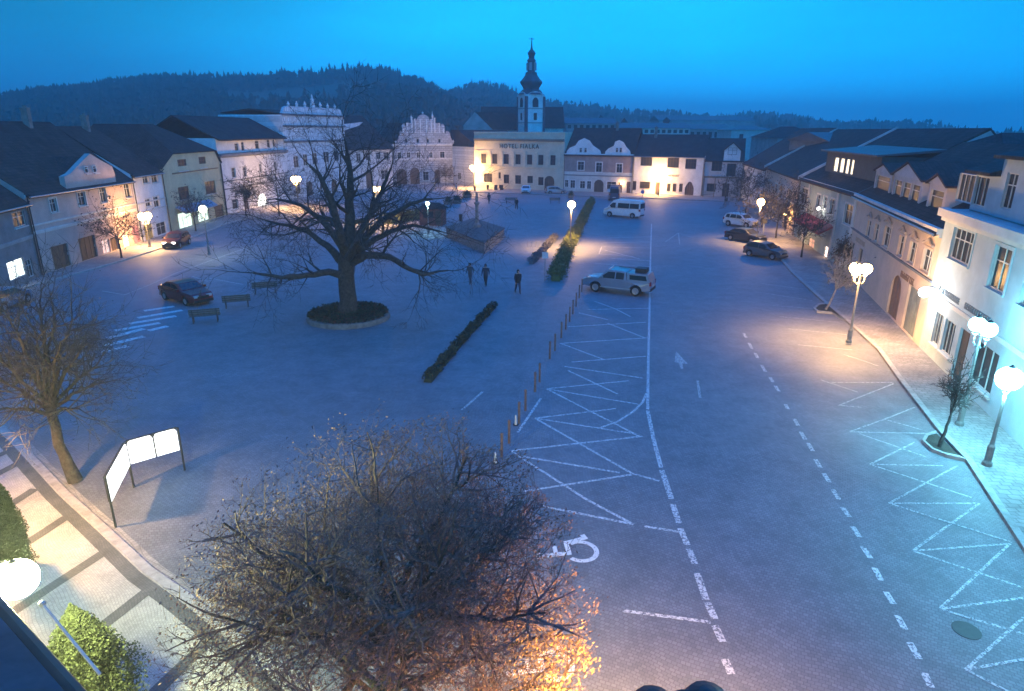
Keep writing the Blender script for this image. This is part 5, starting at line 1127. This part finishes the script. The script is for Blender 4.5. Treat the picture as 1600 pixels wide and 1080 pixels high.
# ------------------------------------------------------------------ vehicles
carm = {}
def paintm(n, c, metal=.3): return mat('car_paint_'+n, c, .28, .06, 2, metal=metal)
def build_car(name, label, cat, px, heading, kind, pm, group='cars parked around the square', head_lit=False, z=0.0, tail=None, pos=None):
    K = {'hatch': dict(L=4.0, W=1.72, H=1.47, wb=2.5, r=.31, prof=[(-2, .28), (-1.98, .75), (-1.88, .98), (-1.72, 1.2), (-1.35, 1.44), (-.4, 1.47), (.25, 1.4), (.95, .97), (1.7, .85), (1.95, .68), (2, .3)], belt=.93, gl=(-1.62, .86)),
         'suv': dict(L=4.4, W=1.82, H=1.66, wb=2.65, r=.35, prof=[(-2.2, .35), (-2.18, .9), (-2.1, 1.15), (-1.9, 1.5), (-1.6, 1.64), (-.3, 1.66), (.35, 1.58), (1.0, 1.12), (1.85, 1.0), (2.14, .8), (2.2, .36)], belt=1.08, gl=(-1.85, .93)),
         'sedan': dict(L=4.5, W=1.78, H=1.45, wb=2.7, r=.32, prof=[(-2.25, .3), (-2.23, .85), (-2.1, 1.02), (-1.6, 1.06), (-1.0, 1.4), (-.3, 1.45), (.35, 1.4), (1.05, .98), (1.95, .84), (2.2, .66), (2.25, .3)], belt=.95, gl=(-1.45, .95)),
         'van': dict(L=5.6, W=2.0, H=2.45, wb=3.5, r=.36, prof=[(-2.8, .35), (-2.8, 2.25), (-2.65, 2.42), (.9, 2.45), (1.3, 2.3), (2.05, 1.35), (2.65, 1.1), (2.78, .8), (2.8, .35)], belt=1.3, gl=(-2.6, 1.9)),
         'pickup': dict(L=5.25, W=1.86, H=1.78, wb=3.1, r=.40, prof=[(-2.62, .48), (-2.62, 1.08), (-.95, 1.08), (-.85, 1.15), (-.72, 1.68), (-.5, 1.77), (.5, 1.78), (.75, 1.7), (1.32, 1.16), (2.3, 1.05), (2.6, .85), (2.62, .45)], belt=1.15, gl=(-.7, 1.22))}[kind]
    g_ = pos or G(*px); t = thing(name, label, cat, (g_.x, g_.y, z), heading, group); W = K['W']/2; Ht = K['H']; bz = K['belt']; r = K['r']; ax = K['wb']/2; P = K['prof']; zb = P[0][1]
    # side outline with wheel arches
    low = []
    for c in (-ax, ax):
        low += [(c-r-.09, zb-.06)]+[(c+(r+.07)*math.cos(PI-PI*i/8), r+(r+.07)*math.sin(PI-PI*i/8)) for i in range(9)]+[(c+r+.09, zb-.06)]
    out = [(P[0][0], zb)]+low+[(P[-1][0], zb)]+P[::-1][1:-1]
    def yw(x, z):
        y = W
        if z > bz: y -= (z-bz)*.30*(.5 if kind == 'van' else 1)
        e_ = abs(x)/(K['L']/2); y -= .16*max(0, e_-.72)/.28; y -= .04*max(0, (.45-z)/.4)
        return y
    n = len(out); b = MB(); fr = [(x, z, yw(x, z)) for x, z in out]
    V = [(x, -y, z) for x, z, y in fr]+[(x, y, z) for x, z, y in fr]
    b.add(V, [tuple(range(n)), tuple(range(2*n-1, n-1, -1))]+[(i, n+i, n+(i+1) % n, (i+1) % n) for i in range(n)])
    body = b.build('body', pm, t)
    bv = body.modifiers.new('bevel', 'BEVEL'); bv.width = .05; bv.segments = 2; bv.limit_method = 'ANGLE'; bv.angle_limit = R(40)
    # glass
    def roofz(x):
        for (xa, za), (xb, zb2) in zip(P, P[1:]):
            if xa <= x <= xb and xb > xa: return za+(zb2-za)*(x-xa)/(xb-xa)
        return Ht
    x0, x1 = K['gl']; cells = {'van': [(-2.6, -1.3), (-1.2, .5), (.85, 1.75)], 'pickup': [(-.62, .0), (.08, 1.12)], 'suv': [(-1.8, -1.2), (-1.12, -.25), (-.17, .85)]}.get(kind, [(x0, -.35), (-.27, x1-.1)])
    for sgn in (-1, 1):
        for (a, c) in cells:
            top = [(x, min(roofz(x)-.1, Ht-.12)) for x in (a+(.12 if a < -1 and kind != 'van' else 0), (a+c)/2, c-(c > .3)*.0)]
            if kind == 'van': top = [(x, min(z, 2.0)) for x, z in top]
            poly = [(a, bz+.03), (c, bz+.03)]+[(x, max(z, bz+.06)) for x, z in top[::-1]]
            q = MB(); V = [(x, sgn*(yw(x, z)+.012), z) for x, z in poly]; q.add(V, [tuple(range(len(V)))]); q.build('side_window', glass2, t)
    def slope(i, j, name, ins=.14, off=.02):
        (xa, za), (xb, zb2) = P[i], P[j]; d = Vector((xb-xa, zb2-za)); nn = Vector((-d.y, d.x)).normalized()*off; a = .12; A_ = (xa+d.x*a, za+d.y*a); B_ = (xa+d.x*(1-a*.6), za+d.y*(1-a*.6))
        q = MB(); q.add([(A_[0]+nn.x, -(yw(*A_)-ins), A_[1]+nn.y), (A_[0]+nn.x, yw(*A_)-ins, A_[1]+nn.y), (B_[0]+nn.x, yw(*B_)-ins, B_[1]+nn.y), (B_[0]+nn.x, -(yw(*B_)-ins), B_[1]+nn.y)], [(0, 1, 2, 3)]); q.build(name, glass2, t)
    ws = {'hatch': (6, 7), 'suv': (6, 7), 'sedan': (6, 7), 'van': (4, 5), 'pickup': (7, 8)}[kind]; slope(*ws, 'windscreen')
    rw = {'hatch': (2, 3), 'suv': (2, 3), 'sedan': (3, 4), 'pickup': (3, 4)}.get(kind)
    if rw: slope(*rw, 'rear_window')
    else: q = MB(); q.box(-2.83, -2.805, -.75, .75, 1.35, 2.05); q.build('rear_window', glass2, t)
    for sx_ in (-1, 1):
        for sy in (-1, 1):
            q = MB(); yy = sy*(W-.12); cs = [(.6*r, -.1), (r*.92, -.1), (r, -.06), (r, .06), (r*.92, .1), (.62*r, .1)]
            k = 16; V = [(sx_*ax+a*math.cos(2*PI*j/k), yy+c, r+a*math.sin(2*PI*j/k)) for a, c in cs for j in range(k)]
            q.add(V, [(i*k+j, i*k+(j+1) % k, (i+1)*k+(j+1) % k, (i+1)*k+j) for i in range(5) for j in range(k)]); wh = q.build('wheel', rubber, t)
            q = MB(); yo = sy*(W-.035)
            for j in range(5):
                a = 2*PI*j/5; c_, s_ = math.cos(a), math.sin(a); w2 = .07
                q.add([(sx_*ax-s_*w2, yo, r+c_*w2), (sx_*ax+c_*r*.62-s_*w2, yo, r+s_*r*.62+c_*w2), (sx_*ax+c_*r*.62+s_*w2, yo, r+s_*r*.62-c_*w2), (sx_*ax+s_*w2, yo, r-c_*w2)], [(0, 1, 2, 3)])
            V = [(sx_*ax+a*math.cos(2*PI*j/k), yo-sy*o_, r+a*math.sin(2*PI*j/k)) for a, o_ in ((r*.64, -.01), (r*.54, 0), (r*.5, .06), (.01, .05)) for j in range(k)]
            q.add(V, [(i*k+j, i*k+(j+1) % k, (i+1)*k+(j+1) % k, (i+1)*k+j) for i in range(3) for j in range(k)]); q.build('rim', chrome, wh)
    fx_, bx_ = P[-1][0], P[0][0]
    for sy in (-1, 1):
        q = MB(); hz = bz-.28; q.box(fx_-.2, fx_+.015-(.05 if kind != 'pickup' else .02), sy*(W-.42)-.18, sy*(W-.42)+.18, hz-.08, hz+.08); q.build('headlight', emit('headlight_on', (1, .93, .85), 9) if head_lit else mat('headlight_off', (.5, .5, .5), .15, .1, 5), t)
        q = MB(); q.box(bx_-.012, bx_+.2, sy*(W-.24)-.1, sy*(W-.24)+.1, bz-.3, bz-.02); q.build('tail_light', tail or mat('tail_red', (.3, .02, .02), .25, .1, 5), t)
        q = MB(); mx = cells[-1][1]-.05; q.box(mx-.12, mx+.08, sy*(W+.02), sy*(W+.2), bz+.02, bz+.17) if sy > 0 else q.box(mx-.12, mx+.08, -(W+.2), -(W+.02), bz+.02, bz+.17); q.build('mirror', pm, t)
    q = MB(); q.box(fx_-.12, fx_+.03, -W*.78, W*.78, zb-.05, zb+.14); q.build('front_bumper', plastic, t)
    q = MB(); q.box(bx_-.03, bx_+.12, -W*.8, W*.8, zb-.05, zb+.14); q.build('rear_bumper', plastic, t)
    q = MB(); q.box(bx_-.035, bx_-.013, -.26, .26, zb+.22, zb+.34); q.build('number_plate', frameW, t)
    q = MB(); q.box(fx_-.06, fx_+.022, -W*.45, W*.45, zb+.22, zb+.4); q.build('grille', plastic, t)
    return t, K, W
def heading(a, b_):      # heading from two ground pixels rear -> front
    A, B = G(*a), G(*b_); return math.atan2((B-A).y, (B-A).x)
sil = paintm('silver', (.22, .26, .32)); whi = paintm('white', (.68, .69, .68), .0); drk = paintm('dark', (.04, .042, .05)); gry = paintm('grey', (.09, .1, .12)); red = paintm('red', (.22, .02, .02)); red2 = paintm('dark_red', (.05, .012, .015))
h_ = heading((1017, 471), (912, 459))
t, K, W = build_car('pickup_truck', 'silver double cab pickup truck with a load bed canopy parked across the bays', 'pickup truck', (966, 456), h_, 'pickup', sil)
b = MB(); V = []
pr = [(-2.58, 1.1), (-.9, 1.1), (-.78, 1.66), (-2.35, 1.66)]
b.add([(x, -(W-.06-(z-1.1)*.25), z) for x, z in pr]+[(x, W-.06-(z-1.1)*.25, z) for x, z in pr], [(0, 1, 2, 3), (7, 6, 5, 4), (0, 4, 5, 1), (1, 5, 6, 2), (2, 6, 7, 3), (3, 7, 4, 0)])
cn = b.build('canopy', sil, t)
for sgn in (-1, 1):
    b = MB(); b.add([(x, sgn*(W-.045-(z-1.1)*.25), z) for x, z in [(-2.35, 1.22), (-1.05, 1.22), (-1.0, 1.55), (-2.22, 1.55)]], [(0, 1, 2, 3)]); b.build('canopy_window', glass2, cn)
b = MB(); b.box(-2.1, -1.3, -.5, .35, 1.68, 2.0); b.box(-1.2, .2, -.62, -.56, 1.8, 1.84) ; b.build('roof_box', plastic, t)
b = MB()
for sgn in (-1, 1): b.tube([(-1.15, sgn*(W+.04), .5), (1.15, sgn*(W+.04), .5)], .04, 6)
b.build('side_step', chrome, t)
b = MB(); b.box(1.6, 2.1, .25, .75, 1.125, 1.15); b.box(.62, .66, -.6, .6, 1.8, 1.86); b.build('bonnet_scoop', whi, t)
t, K, W = build_car('minibus', 'white high roof minibus parked facing left near the twin gable house', 'minibus', (974, 339), heading((1004, 346), (944, 341)), 'van', whi)
build_car('suv', 'white estate car parked on the right beside the globe lamp', 'car', (1157, 354), heading((1135, 352), (1181, 358)), 'suv', whi)
build_car('parked_car', 'black car parked between the white car and the nearest dark one on the right', 'car', (1164, 377), heading((1139, 374), (1190, 382)), 'sedan', drk)
build_car('parked_car', 'dark grey car nearest in the row on the right, with a pale number plate', 'car', (1195, 402), heading((1168, 399), (1222, 408)), 'hatch', gry)
build_car('small_car', 'small white car in front of the hotel facing the camera', 'car', (822, 302), R(-95), 'hatch', whi)
build_car('small_car', 'dim pale car in front of the boundary between hotel and twin gable house', 'car', (868, 303), R(10), 'hatch', paintm('pale', (.3, .33, .36)))
build_car('dark_van', 'dark blue van behind the minibus, in front of the arched gateway', 'van', (960, 312), R(80), 'van', paintm('navy', (.04, .06, .12)))
build_car('parked_car', 'red hatchback beside the zebra crossing and the benches', 'car', (292, 470), heading((262, 462), (322, 478)), 'sedan', red)
build_car('parked_car', 'dark red car with lit headlights by the left kerb', 'car', (277, 385), heading((303, 372), (256, 392)), 'hatch', red2, head_lit=True)
build_car('parked_car', 'pale blue-grey car at the left edge in front of the dark house', 'car', (8, 480), heading((-20, 492), (36, 470)), 'hatch', paintm('bluegrey', (.2, .25, .32)))

# ------------------------------------------------------------------ street furniture
# bollards with slim posts along the bays
bp = [(784, 714), (795.5, 692.5), (811, 662), (821, 641.5), (836, 612), (843, 597), (859, 561), (867, 548), (877, 528), (884, 515), (890, 503), (895, 491), (900, 479), (905, 466), (909, 456)]
b = MB(); b.lathe([(.05, 0), (.05, .9), (.058, .91), (.058, .96), (.03, 1.0)], 10)
boll = tag(b.build('bollard', mat('bollard_rust', (.16, .10, .08), .7, .3, 5)), None, 'bollard')
for i, p in enumerate(bp):
    o = boll if i == 0 else boll.copy()
    if i: COL.objects.link(o)
    o.location = G(*p); o['category'] = 'bollard'; o['group'] = 'slim bollards between plaza and parking bays'; o['label'] = 'slim rust coloured bollard, '+ORD[i]+' from the near end of the row beside the parking bays'
for i, (p, lb) in enumerate((((806, 664), 'small white marker post leaning beside the bollard row, farther one'), ((774, 724), 'small white marker post beside the bollard row, nearer one'), ((685, 778), 'white marker post seen through the foreground tree'))):
    g_ = G(*p); t = thing('marker_post', lb, 'marker post', g_); b = MB(); b.lathe([(.06, 0), (.04, .4), (.02, .45)], 8); b.build('post', frameW, t); b = MB(); b.lathe([(.12, 0), (.12, .03)], 10); b.build('base', plastic, t)
# benches
def bench():
    t = thing('park_bench', '', 'bench', (0, 0, 0), 0, 'park benches left of the great tree')
    b = MB()
    for i in range(4): b.box(-.9, .9, -.22+i*.115, -.13+i*.115, .43, .46)
    b.build('seat', wood, t); b = MB()
    for i in range(3): b.box(-.9, .9, .26+i*.025, .29+i*.025, .56+i*.13, .66+i*.13)
    b.build('backrest', wood, t)
    for s in (-.7, .7):
        b = MB(); b.box(s-.03, s+.03, -.2, -.14, 0, .43); b.box(s-.03, s+.03, .2, .26, 0, .43); b.box(s-.03, s+.03, -.2, .26, .39, .43); b.tube([(s, .23, .42), (s, .36, .93)], .03, 5); b.build('leg', iron, t)
    return t
bn = bench()
for i, (p, rz, lb) in enumerate([((322, 503), R(200), 'dark slatted park bench nearest the red car'), ((371, 480), R(200), 'dark slatted park bench in the middle, left of the great tree'), ((415, 458), R(200), 'dark slatted park bench closest to the branches of the great tree'), ((798, 318), R(10), 'dark bench in front of the hotel beside the walking person'), ((867, 318), R(0), 'dim bench in front of the hotel near the globe lamp')]):
    o = bn if i == 0 else clone(bn, (0, 0, 0), 0, lb); g_ = G(*p); o.location = g_; o.rotation_euler = (0, 0, rz); o['label'] = lb
    if i > 2: o['group'] = 'benches in front of the hotel'
# fountain: low dark basin with a column
c0 = G(738, 384); pts = [G(*p) for p in [(757, 396), (788, 371), (740, 354), (698, 370)]]; c = sum(pts, Vector())/len(pts)
t = thing('fountain', 'dark covered stone fountain basin with a slim column, right of the great tree', 'fountain', (c.x, c.y, 0)); Q = [(p.x-c.x, p.y-c.y) for p in pts]
b = MB(); b.prism([(x*1.04, y*1.04) for x, y in Q], 0, .18, 'z'); b.build('step', stone, t); b = MB(); b.prism(Q, .18, 1.0, 'z'); b.build('basin', stone, t)
b = MB(); n = len(Q); b.add([(x*1.03, y*1.03, 1.003) for x, y in Q]+[(x*1.03, y*1.03, 1.07) for x, y in Q]+[(x*.3, y*.3, 1.09) for x, y in Q], [(i, (i+1) % n, n+(i+1) % n, n+i) for i in range(n)]+[(n+i, n+(i+1) % n, 2*n+(i+1) % n, 2*n+i) for i in range(n)]+[tuple(range(2*n, 3*n))]); b.build('cover', mat('cover_boards', (.06, .06, .065), .8, .3, 2), t)
b = MB(); b.lathe([(.4, 1.0), (.4, 1.4), (.2, 1.6), (.18, 3.6), (.3, 3.7), (.32, 3.9), (.12, 3.95), (.2, 4.3), (.12, 4.7), (.14, 4.9), (.02, 5.05)], 12, (0, .6, 0)); b.build('column', stone, t)
# red kiosk
g_ = G(677, 351); t = thing('kiosk', 'small red kiosk with a dark roof under the cyan lamp', 'kiosk', g_, R(-8)); b = MB(); b.box(-1.5, 1.5, -1, 1, 0, 2.1); b.build('wall', mat('kiosk_red', (.16, .045, .035), .7), t)
b = MB(); b.add([(-1.8, -1.3, 2.1), (1.8, -1.3, 2.1), (1.8, 1.3, 2.1), (-1.8, 1.3, 2.1), (-.9, 0, 2.8), (.9, 0, 2.8)], [(0, 1, 5, 4), (1, 2, 5), (2, 3, 4, 5), (3, 0, 4), (0, 3, 2, 1)]); b.build('roof', roofD, t)
b = MB(); b.box(-1.0, .3, -1.04, -1.003, 1, 1.8); b.build('window', glass, t); b = MB(); b.box(.6, 1.3, -1.04, -1.003, .05, 1.9); b.build('door', doorB, t)
# planters, bins and signs
def planter(p, s, lb, h=.8):
    g_ = G(*p); t = thing('planter', lb, 'planter', g_, .3, 'planters on the upper plaza'); b = MB(); b.lathe([(s*.75, 0), (s, .5), (s*1.05, .55), (s*.9, .55), (s*.9, .5)], 10); b.build('tub', stone, t)
    b = MB(); rd = random.Random(int(p[0])); b.lathe([(s*.5, .45), (s*.55, .8), (s*.3, 1.2), (.02, 1.35)], 8); leafcloud(b, lambda r: (r.gauss(0, s*.28), r.gauss(0, s*.28), .5+abs(r.gauss(0, h*.35))), 500, .1, rd); b.build('plant', ivy, t)
planter((700, 320), .8, 'dark planted tub farther left on the upper plaza'); planter((714, 318), .9, 'wide dark planted tub in the middle of the upper plaza'); planter((730, 309), .9, 'dark planted tub nearest the lamp at the hotel corner'); planter((892, 310), .6, 'small planted tub in front of the twin gable house')
def bin_(p, lb, h=.9, r=.25):
    g_ = G(*p); t = thing('litter_bin', lb, 'litter bin', g_); b = MB(); b.lathe([(r*.8, 0), (r, h)], 10); b.build('drum', plastic, t); b = MB(); b.lathe([(r*1.05, h), (r*1.05, h+.05), (.02, h+.14)], 10); b.build('lid', iron, t)
bin_((720, 346), 'dark litter bin on the open plaza above the fountain'); bin_((742, 299), 'dark bin at the foot of the lamp beside the hotel'); bin_((762, 297), 'small dark bin against the hotel wall')
def sign_post(p, lb, h, shape, m, back=steel):
    g_ = G(*p); t = thing('sign_post', lb, 'sign', g_, 0); b = MB(); b.tube([(0, 0, 0), (0, 0, h)], .035, 6); b.build('post', steel, t)
    b = MB()
    if shape == 'round': k = 18; b.prism([(.32*math.cos(2*PI*i/k), h-.2+.32*math.sin(2*PI*i/k)) for i in range(k)], -.06, -.04)
    else: b.box(-.25, .25, -.06, -.04, h-.5, h)
    b.build('plate', m, t); return t
sign_post((851, 440), 'tall sign post with a small pale square plate beside the hedge', 2.4, 'sq', mat('sign_pale', (.45, .5, .55), .5))
sign_post((1003, 320), 'round blue traffic sign on a post behind the minibus', 2.3, 'round', mat('sign_blue', (.05, .12, .4), .4))
sign_post((950, 318), 'thin sign post with a square plate in front of the twin gable house', 2.4, 'sq', mat('sign_pale', None))
sign_post((1133, 326), 'short post with a small sign before the dormer house', 1.6, 'sq', iron)
sign_post((1191, 376), 'thin dark post with a plate on the kerb by the black car', 2.4, 'sq', iron)
sign_post((1162, 346), 'thin pale pole behind the white parked car', 2.6, 'round', mat('sign_pale', None))
g_ = G(838, 386); t = thing('bike_rack', 'low pale metal rack on the lit paving by the silvery plants', 'rack', g_, .1); b = MB()
for k in range(3): b.tube([(-.9+k*.8, 0, 0), (-.9+k*.8, 0, .6), (-.5+k*.8, 0, .6), (-.5+k*.8, 0, 0)], .03, 5)
b.build('hoop', chrome, t)
# menu boards by the hotel
for i, (p, lb) in enumerate([((775, 297), 'dark menu stand by the hotel wall, left one'), ((784, 297), 'dark menu stand by the hotel wall, right one')]):
    g_ = G(*p); t = thing('menu_stand', lb, 'menu stand', g_+Vector((0, -1.0, 0))); b = MB(); b.prism([(-.35, 0), (.35, 0), (.3, 1.1), (-.3, 1.1)], -.2, -.16); b.build('panel', plastic, t); b = MB(); b.tube([(-.3, .2, 0), (-.3, -.15, 1.1)], .02, 5); b.tube([(.3, .2, 0), (.3, -.15, 1.1)], .02, 5); b.build('leg', iron, t)
# evergreens below the bracket lamp
def cypress(p, h, r, lb, seed):
    t = thing('columnar_evergreen', lb, 'evergreen', p, 0, 'evergreens at the foot of our building'); rd = random.Random(seed)
    b = MB(); b.lathe([(.05, 0), (.04, h*.5)], 6); b.build('trunk', bark, t); b = MB()
    def f_(rd):
        z = h*rd.uniform(.04, 1)**.85; q = r*(1-(z/h)**2.2); a = rd.uniform(0, 6.28); q *= (.72+.4*rd.random()**2)*(1+.12*math.sin(z*5+seed)+.14*math.sin(3*a+z*3)+.1*math.sin(7*a-z*6)); return (q*math.cos(a), q*math.sin(a), z)
    leafcloud(b, f_, 26000, .02, rd)
    b.lathe([(r*.6*(1-(i/8)**2.2)+.01, h*i/8*.97+.03) for i in range(9)], 10); b.build('foliage', mat('thuja', (.038, .048, .018), .8, .4, 4, col2=(.018, .025, .010)), t)
cypress(G(150, 1105, 1.0)-Vector((0, 0, .88)), 3.3, .95, 'round topped yellow green evergreen at the bottom left', 1)
cypress(G(28, 890, .12), 3.0, .42, 'narrow yellow green evergreen at the left edge beside the dazzling lamp', 2)
p0, p1 = AT(66, 944, 7.6), AT(112, 1000, 7.2); t = thing('flag_pole', 'slanting bright edged pole sticking up beside the evergreen at bottom left', 'pole', p1); b = MB(); b.tube([Vector((0, 0, 0))-(p0-p1)*.9, p0-p1], [.022, .02], 8); b.build('pole', frameW, t); b = MB(); b.ball(p0-p1, .05, 8, 6); b.build('finial', chrome, t)

# ------------------------------------------------------------------ people
def person(p, hgt, heading_, label, coat, legs, seed=0, stride=.32, hair=(.03, .02, .015)):
    rd = random.Random(seed); s = hgt/1.75; me = bpy.data.meshes.new('person'); V = []; E_ = []; RR = []
    def v(x, y, z, r): V.append((x*s, y*s, z*s)); RR.append(r*s); return len(V)-1
    def e(a, b_): E_.append((a, b_))
    pel = v(0, 0, .95, .17); wst = v(.0, 0, 1.1, .165); ch = v(.02, 0, 1.32, .19); nk = v(.03, 0, 1.48, .075); hd = v(.06, 0, 1.6, .105); tp = v(.05, 0, 1.70, .09)
    for a, b_ in ((pel, wst), (wst, ch), (ch, nk), (nk, hd), (hd, tp)): e(a, b_)
    ns_ = v(.155, 0, 1.595, .014); e(hd, ns_)
    for sg in (-1, 1):
        st = stride*sg
        hip_ = v(.0, .09*sg, .90, .13); kn = v(st*.45+.06, .10*sg, .5, .09); an = v(st*.9-(.08 if st < 0 else 0), .10*sg, .09, .06); hl = v(st*.9+.0, .10*sg, .045, .04); to = v(st*.9+.17, .11*sg, .035, .035)
        for a, b_ in ((pel, hip_), (hip_, kn), (kn, an), (an, hl), (hl, to)): e(a, b_)
        sh = v(.02, .19*sg, 1.42, .09); el = v(-st*.35-.02, .25*sg, 1.13, .07); wr = v(-st*.7+.10, .25*sg, .90, .032); pm_ = v(-st*.75+.13, .25*sg, .83, .032)
        for a, b_ in ((ch, sh), (sh, el), (el, wr), (wr, pm_)): e(a, b_)
        for k in range(4):
            f0 = v(-st*.75+.11+k*.02, .25*sg, .78, .009); f1 = v(-st*.75+.12+k*.02, .24*sg, .735+.008*abs(k-1.5), .008); e(pm_, f0); e(f0, f1)
        th = v(-st*.75+.17, .23*sg, .80, .010); e(pm_, th)
    me.from_pydata(V, E_, []); o = bpy.data.objects.new('person', me); COL.objects.link(o); sk = o.modifiers.new('s', 'SKIN'); 
    for d_, r_ in zip(me.skin_vertices[0].data if me.skin_vertices else [], RR): d_.radius = (r_, r_)
    return o, V, RR, E_, s
def person_full(p, hgt, hd_, label, coat, legs, seed=0, stride=.32):
    import bmesh
    o, V, RR, E_, s = person(p, hgt, hd_, label, coat, legs, seed, stride)
    me = o.data
    if not me.skin_vertices:
        bm = bmesh.new(); bm.from_mesh(me); ly = bm.verts.layers.skin.verify()
        for i, vv in enumerate(bm.verts): vv[ly].radius = (RR[i], RR[i]); vv[ly].use_root = (i == 0)
        bm.to_mesh(me); bm.free()
    sb = o.modifiers.new('u', 'SUBSURF'); sb.levels = 1; sb.render_levels = 1
    bpy.context.view_layer.update()
    m2 = bpy.data.meshes.new_from_object(o.evaluated_get(bpy.context.evaluated_depsgraph_get())); bpy.data.objects.remove(o)
    for m in (coat, legs, mat('skin', (.45, .28, .2), .6, .05, 5), plastic): m2.materials.append(m)
    for f in m2.polygons:
        z = f.center.z/s; y = abs(f.center.y/s)
        f.material_index = 2 if z > 1.47 or (z < .87 and y > .19 and z > .6) else (0 if (z > .80 and y < .5) else (3 if z < .1 else 1)); f.use_smooth = True
    b = bpy.data.objects.new('person', m2); COL.objects.link(b); b.location = G(*p); b.rotation_euler = (0, 0, hd_)
    tag(b, label, 'person', 'people walking across the square')
    h = MB(); h.smooth = True; h.lathe([(.01, 1.785*s), (.06*s, 1.77*s), (.1*s, 1.7*s), (.105*s, 1.62*s), (.09*s, 1.54*s)][::-1], 12, (.035*s, 0, 0)); h.build('hair', mat('hair_dark', (.03, .02, .015), .8), b)
    return b
navy = mat('coat_navy', (.03, .04, .07), .9); blackc = mat('coat_black', (.02, .02, .025), .9); jean = mat('jeans', (.04, .05, .08), .9); lightc = mat('coat_light', (.35, .42, .5), .9); greyc = mat('coat_grey', (.08, .08, .10), .9)
person_full((809, 458), 1.78, R(-75), 'person in a dark coat walking towards the camera, nearest of the three by the hedge', blackc, jean, 1)
person_full((759, 446), 1.7, R(-100), 'person in dark clothes striding, middle of the three walkers', navy, blackc, 2, .38)
person_full((735, 443), 1.65, R(-110), 'person in grey clothes, leftmost of the three walkers near the tree branches', greyc, jean, 3)
person_full((807, 327), 1.75, R(-80), 'person in black walking beside the bench in front of the hotel', blackc, blackc, 4)
person_full((764, 318), 1.75, R(60), 'person in dark blue standing on the upper plaza', navy, jean, 5, .15)
person_full((713, 300), 1.7, R(10), 'person in light blue near the lamp at the hotel corner', lightc, jean, 6)
person_full((1190, 357), 1.7, R(190), 'dark dressed person standing behind the white parked car under the lamp', blackc, blackc, 7, .1)
person_full((1029, 308), 1.1, R(150), 'small child in dark clothes before the brightly lit white arch house', blackc, jean, 8, .2)

HZ = .0012
b = MB(); b.box(-1500, 1500, -60, 2400, -1.5, 95); hz = tag(b.build('haze', None), 'thin blue evening haze', kind='stuff'); hm_ = bpy.data.materials.new('haze'); hm_.use_nodes = True; hn = hm_.node_tree; hn.nodes.remove(hn.nodes['Principled BSDF'])
pv = nd(hn, 'ShaderNodeVolumePrincipled'); pv.inputs['Density'].default_value = HZ; pv.inputs['Anisotropy'].default_value = .45; pv.inputs['Color'].default_value = (.85, .9, .95, 1); hn.links.new(pv.outputs[0], hn.nodes['Material Output'].inputs['Volume']); hz.data.materials.clear(); hz.data.materials.append(hm_)
sc.cycles.use_denoising = True
sc.cycles.max_bounces = 5; sc.cycles.diffuse_bounces = 3; sc.cycles.glossy_bounces = 3; sc.cycles.transparent_max_bounces = 12
sc.cycles.use_light_tree = True; sc.cycles.sample_clamp_indirect = 4
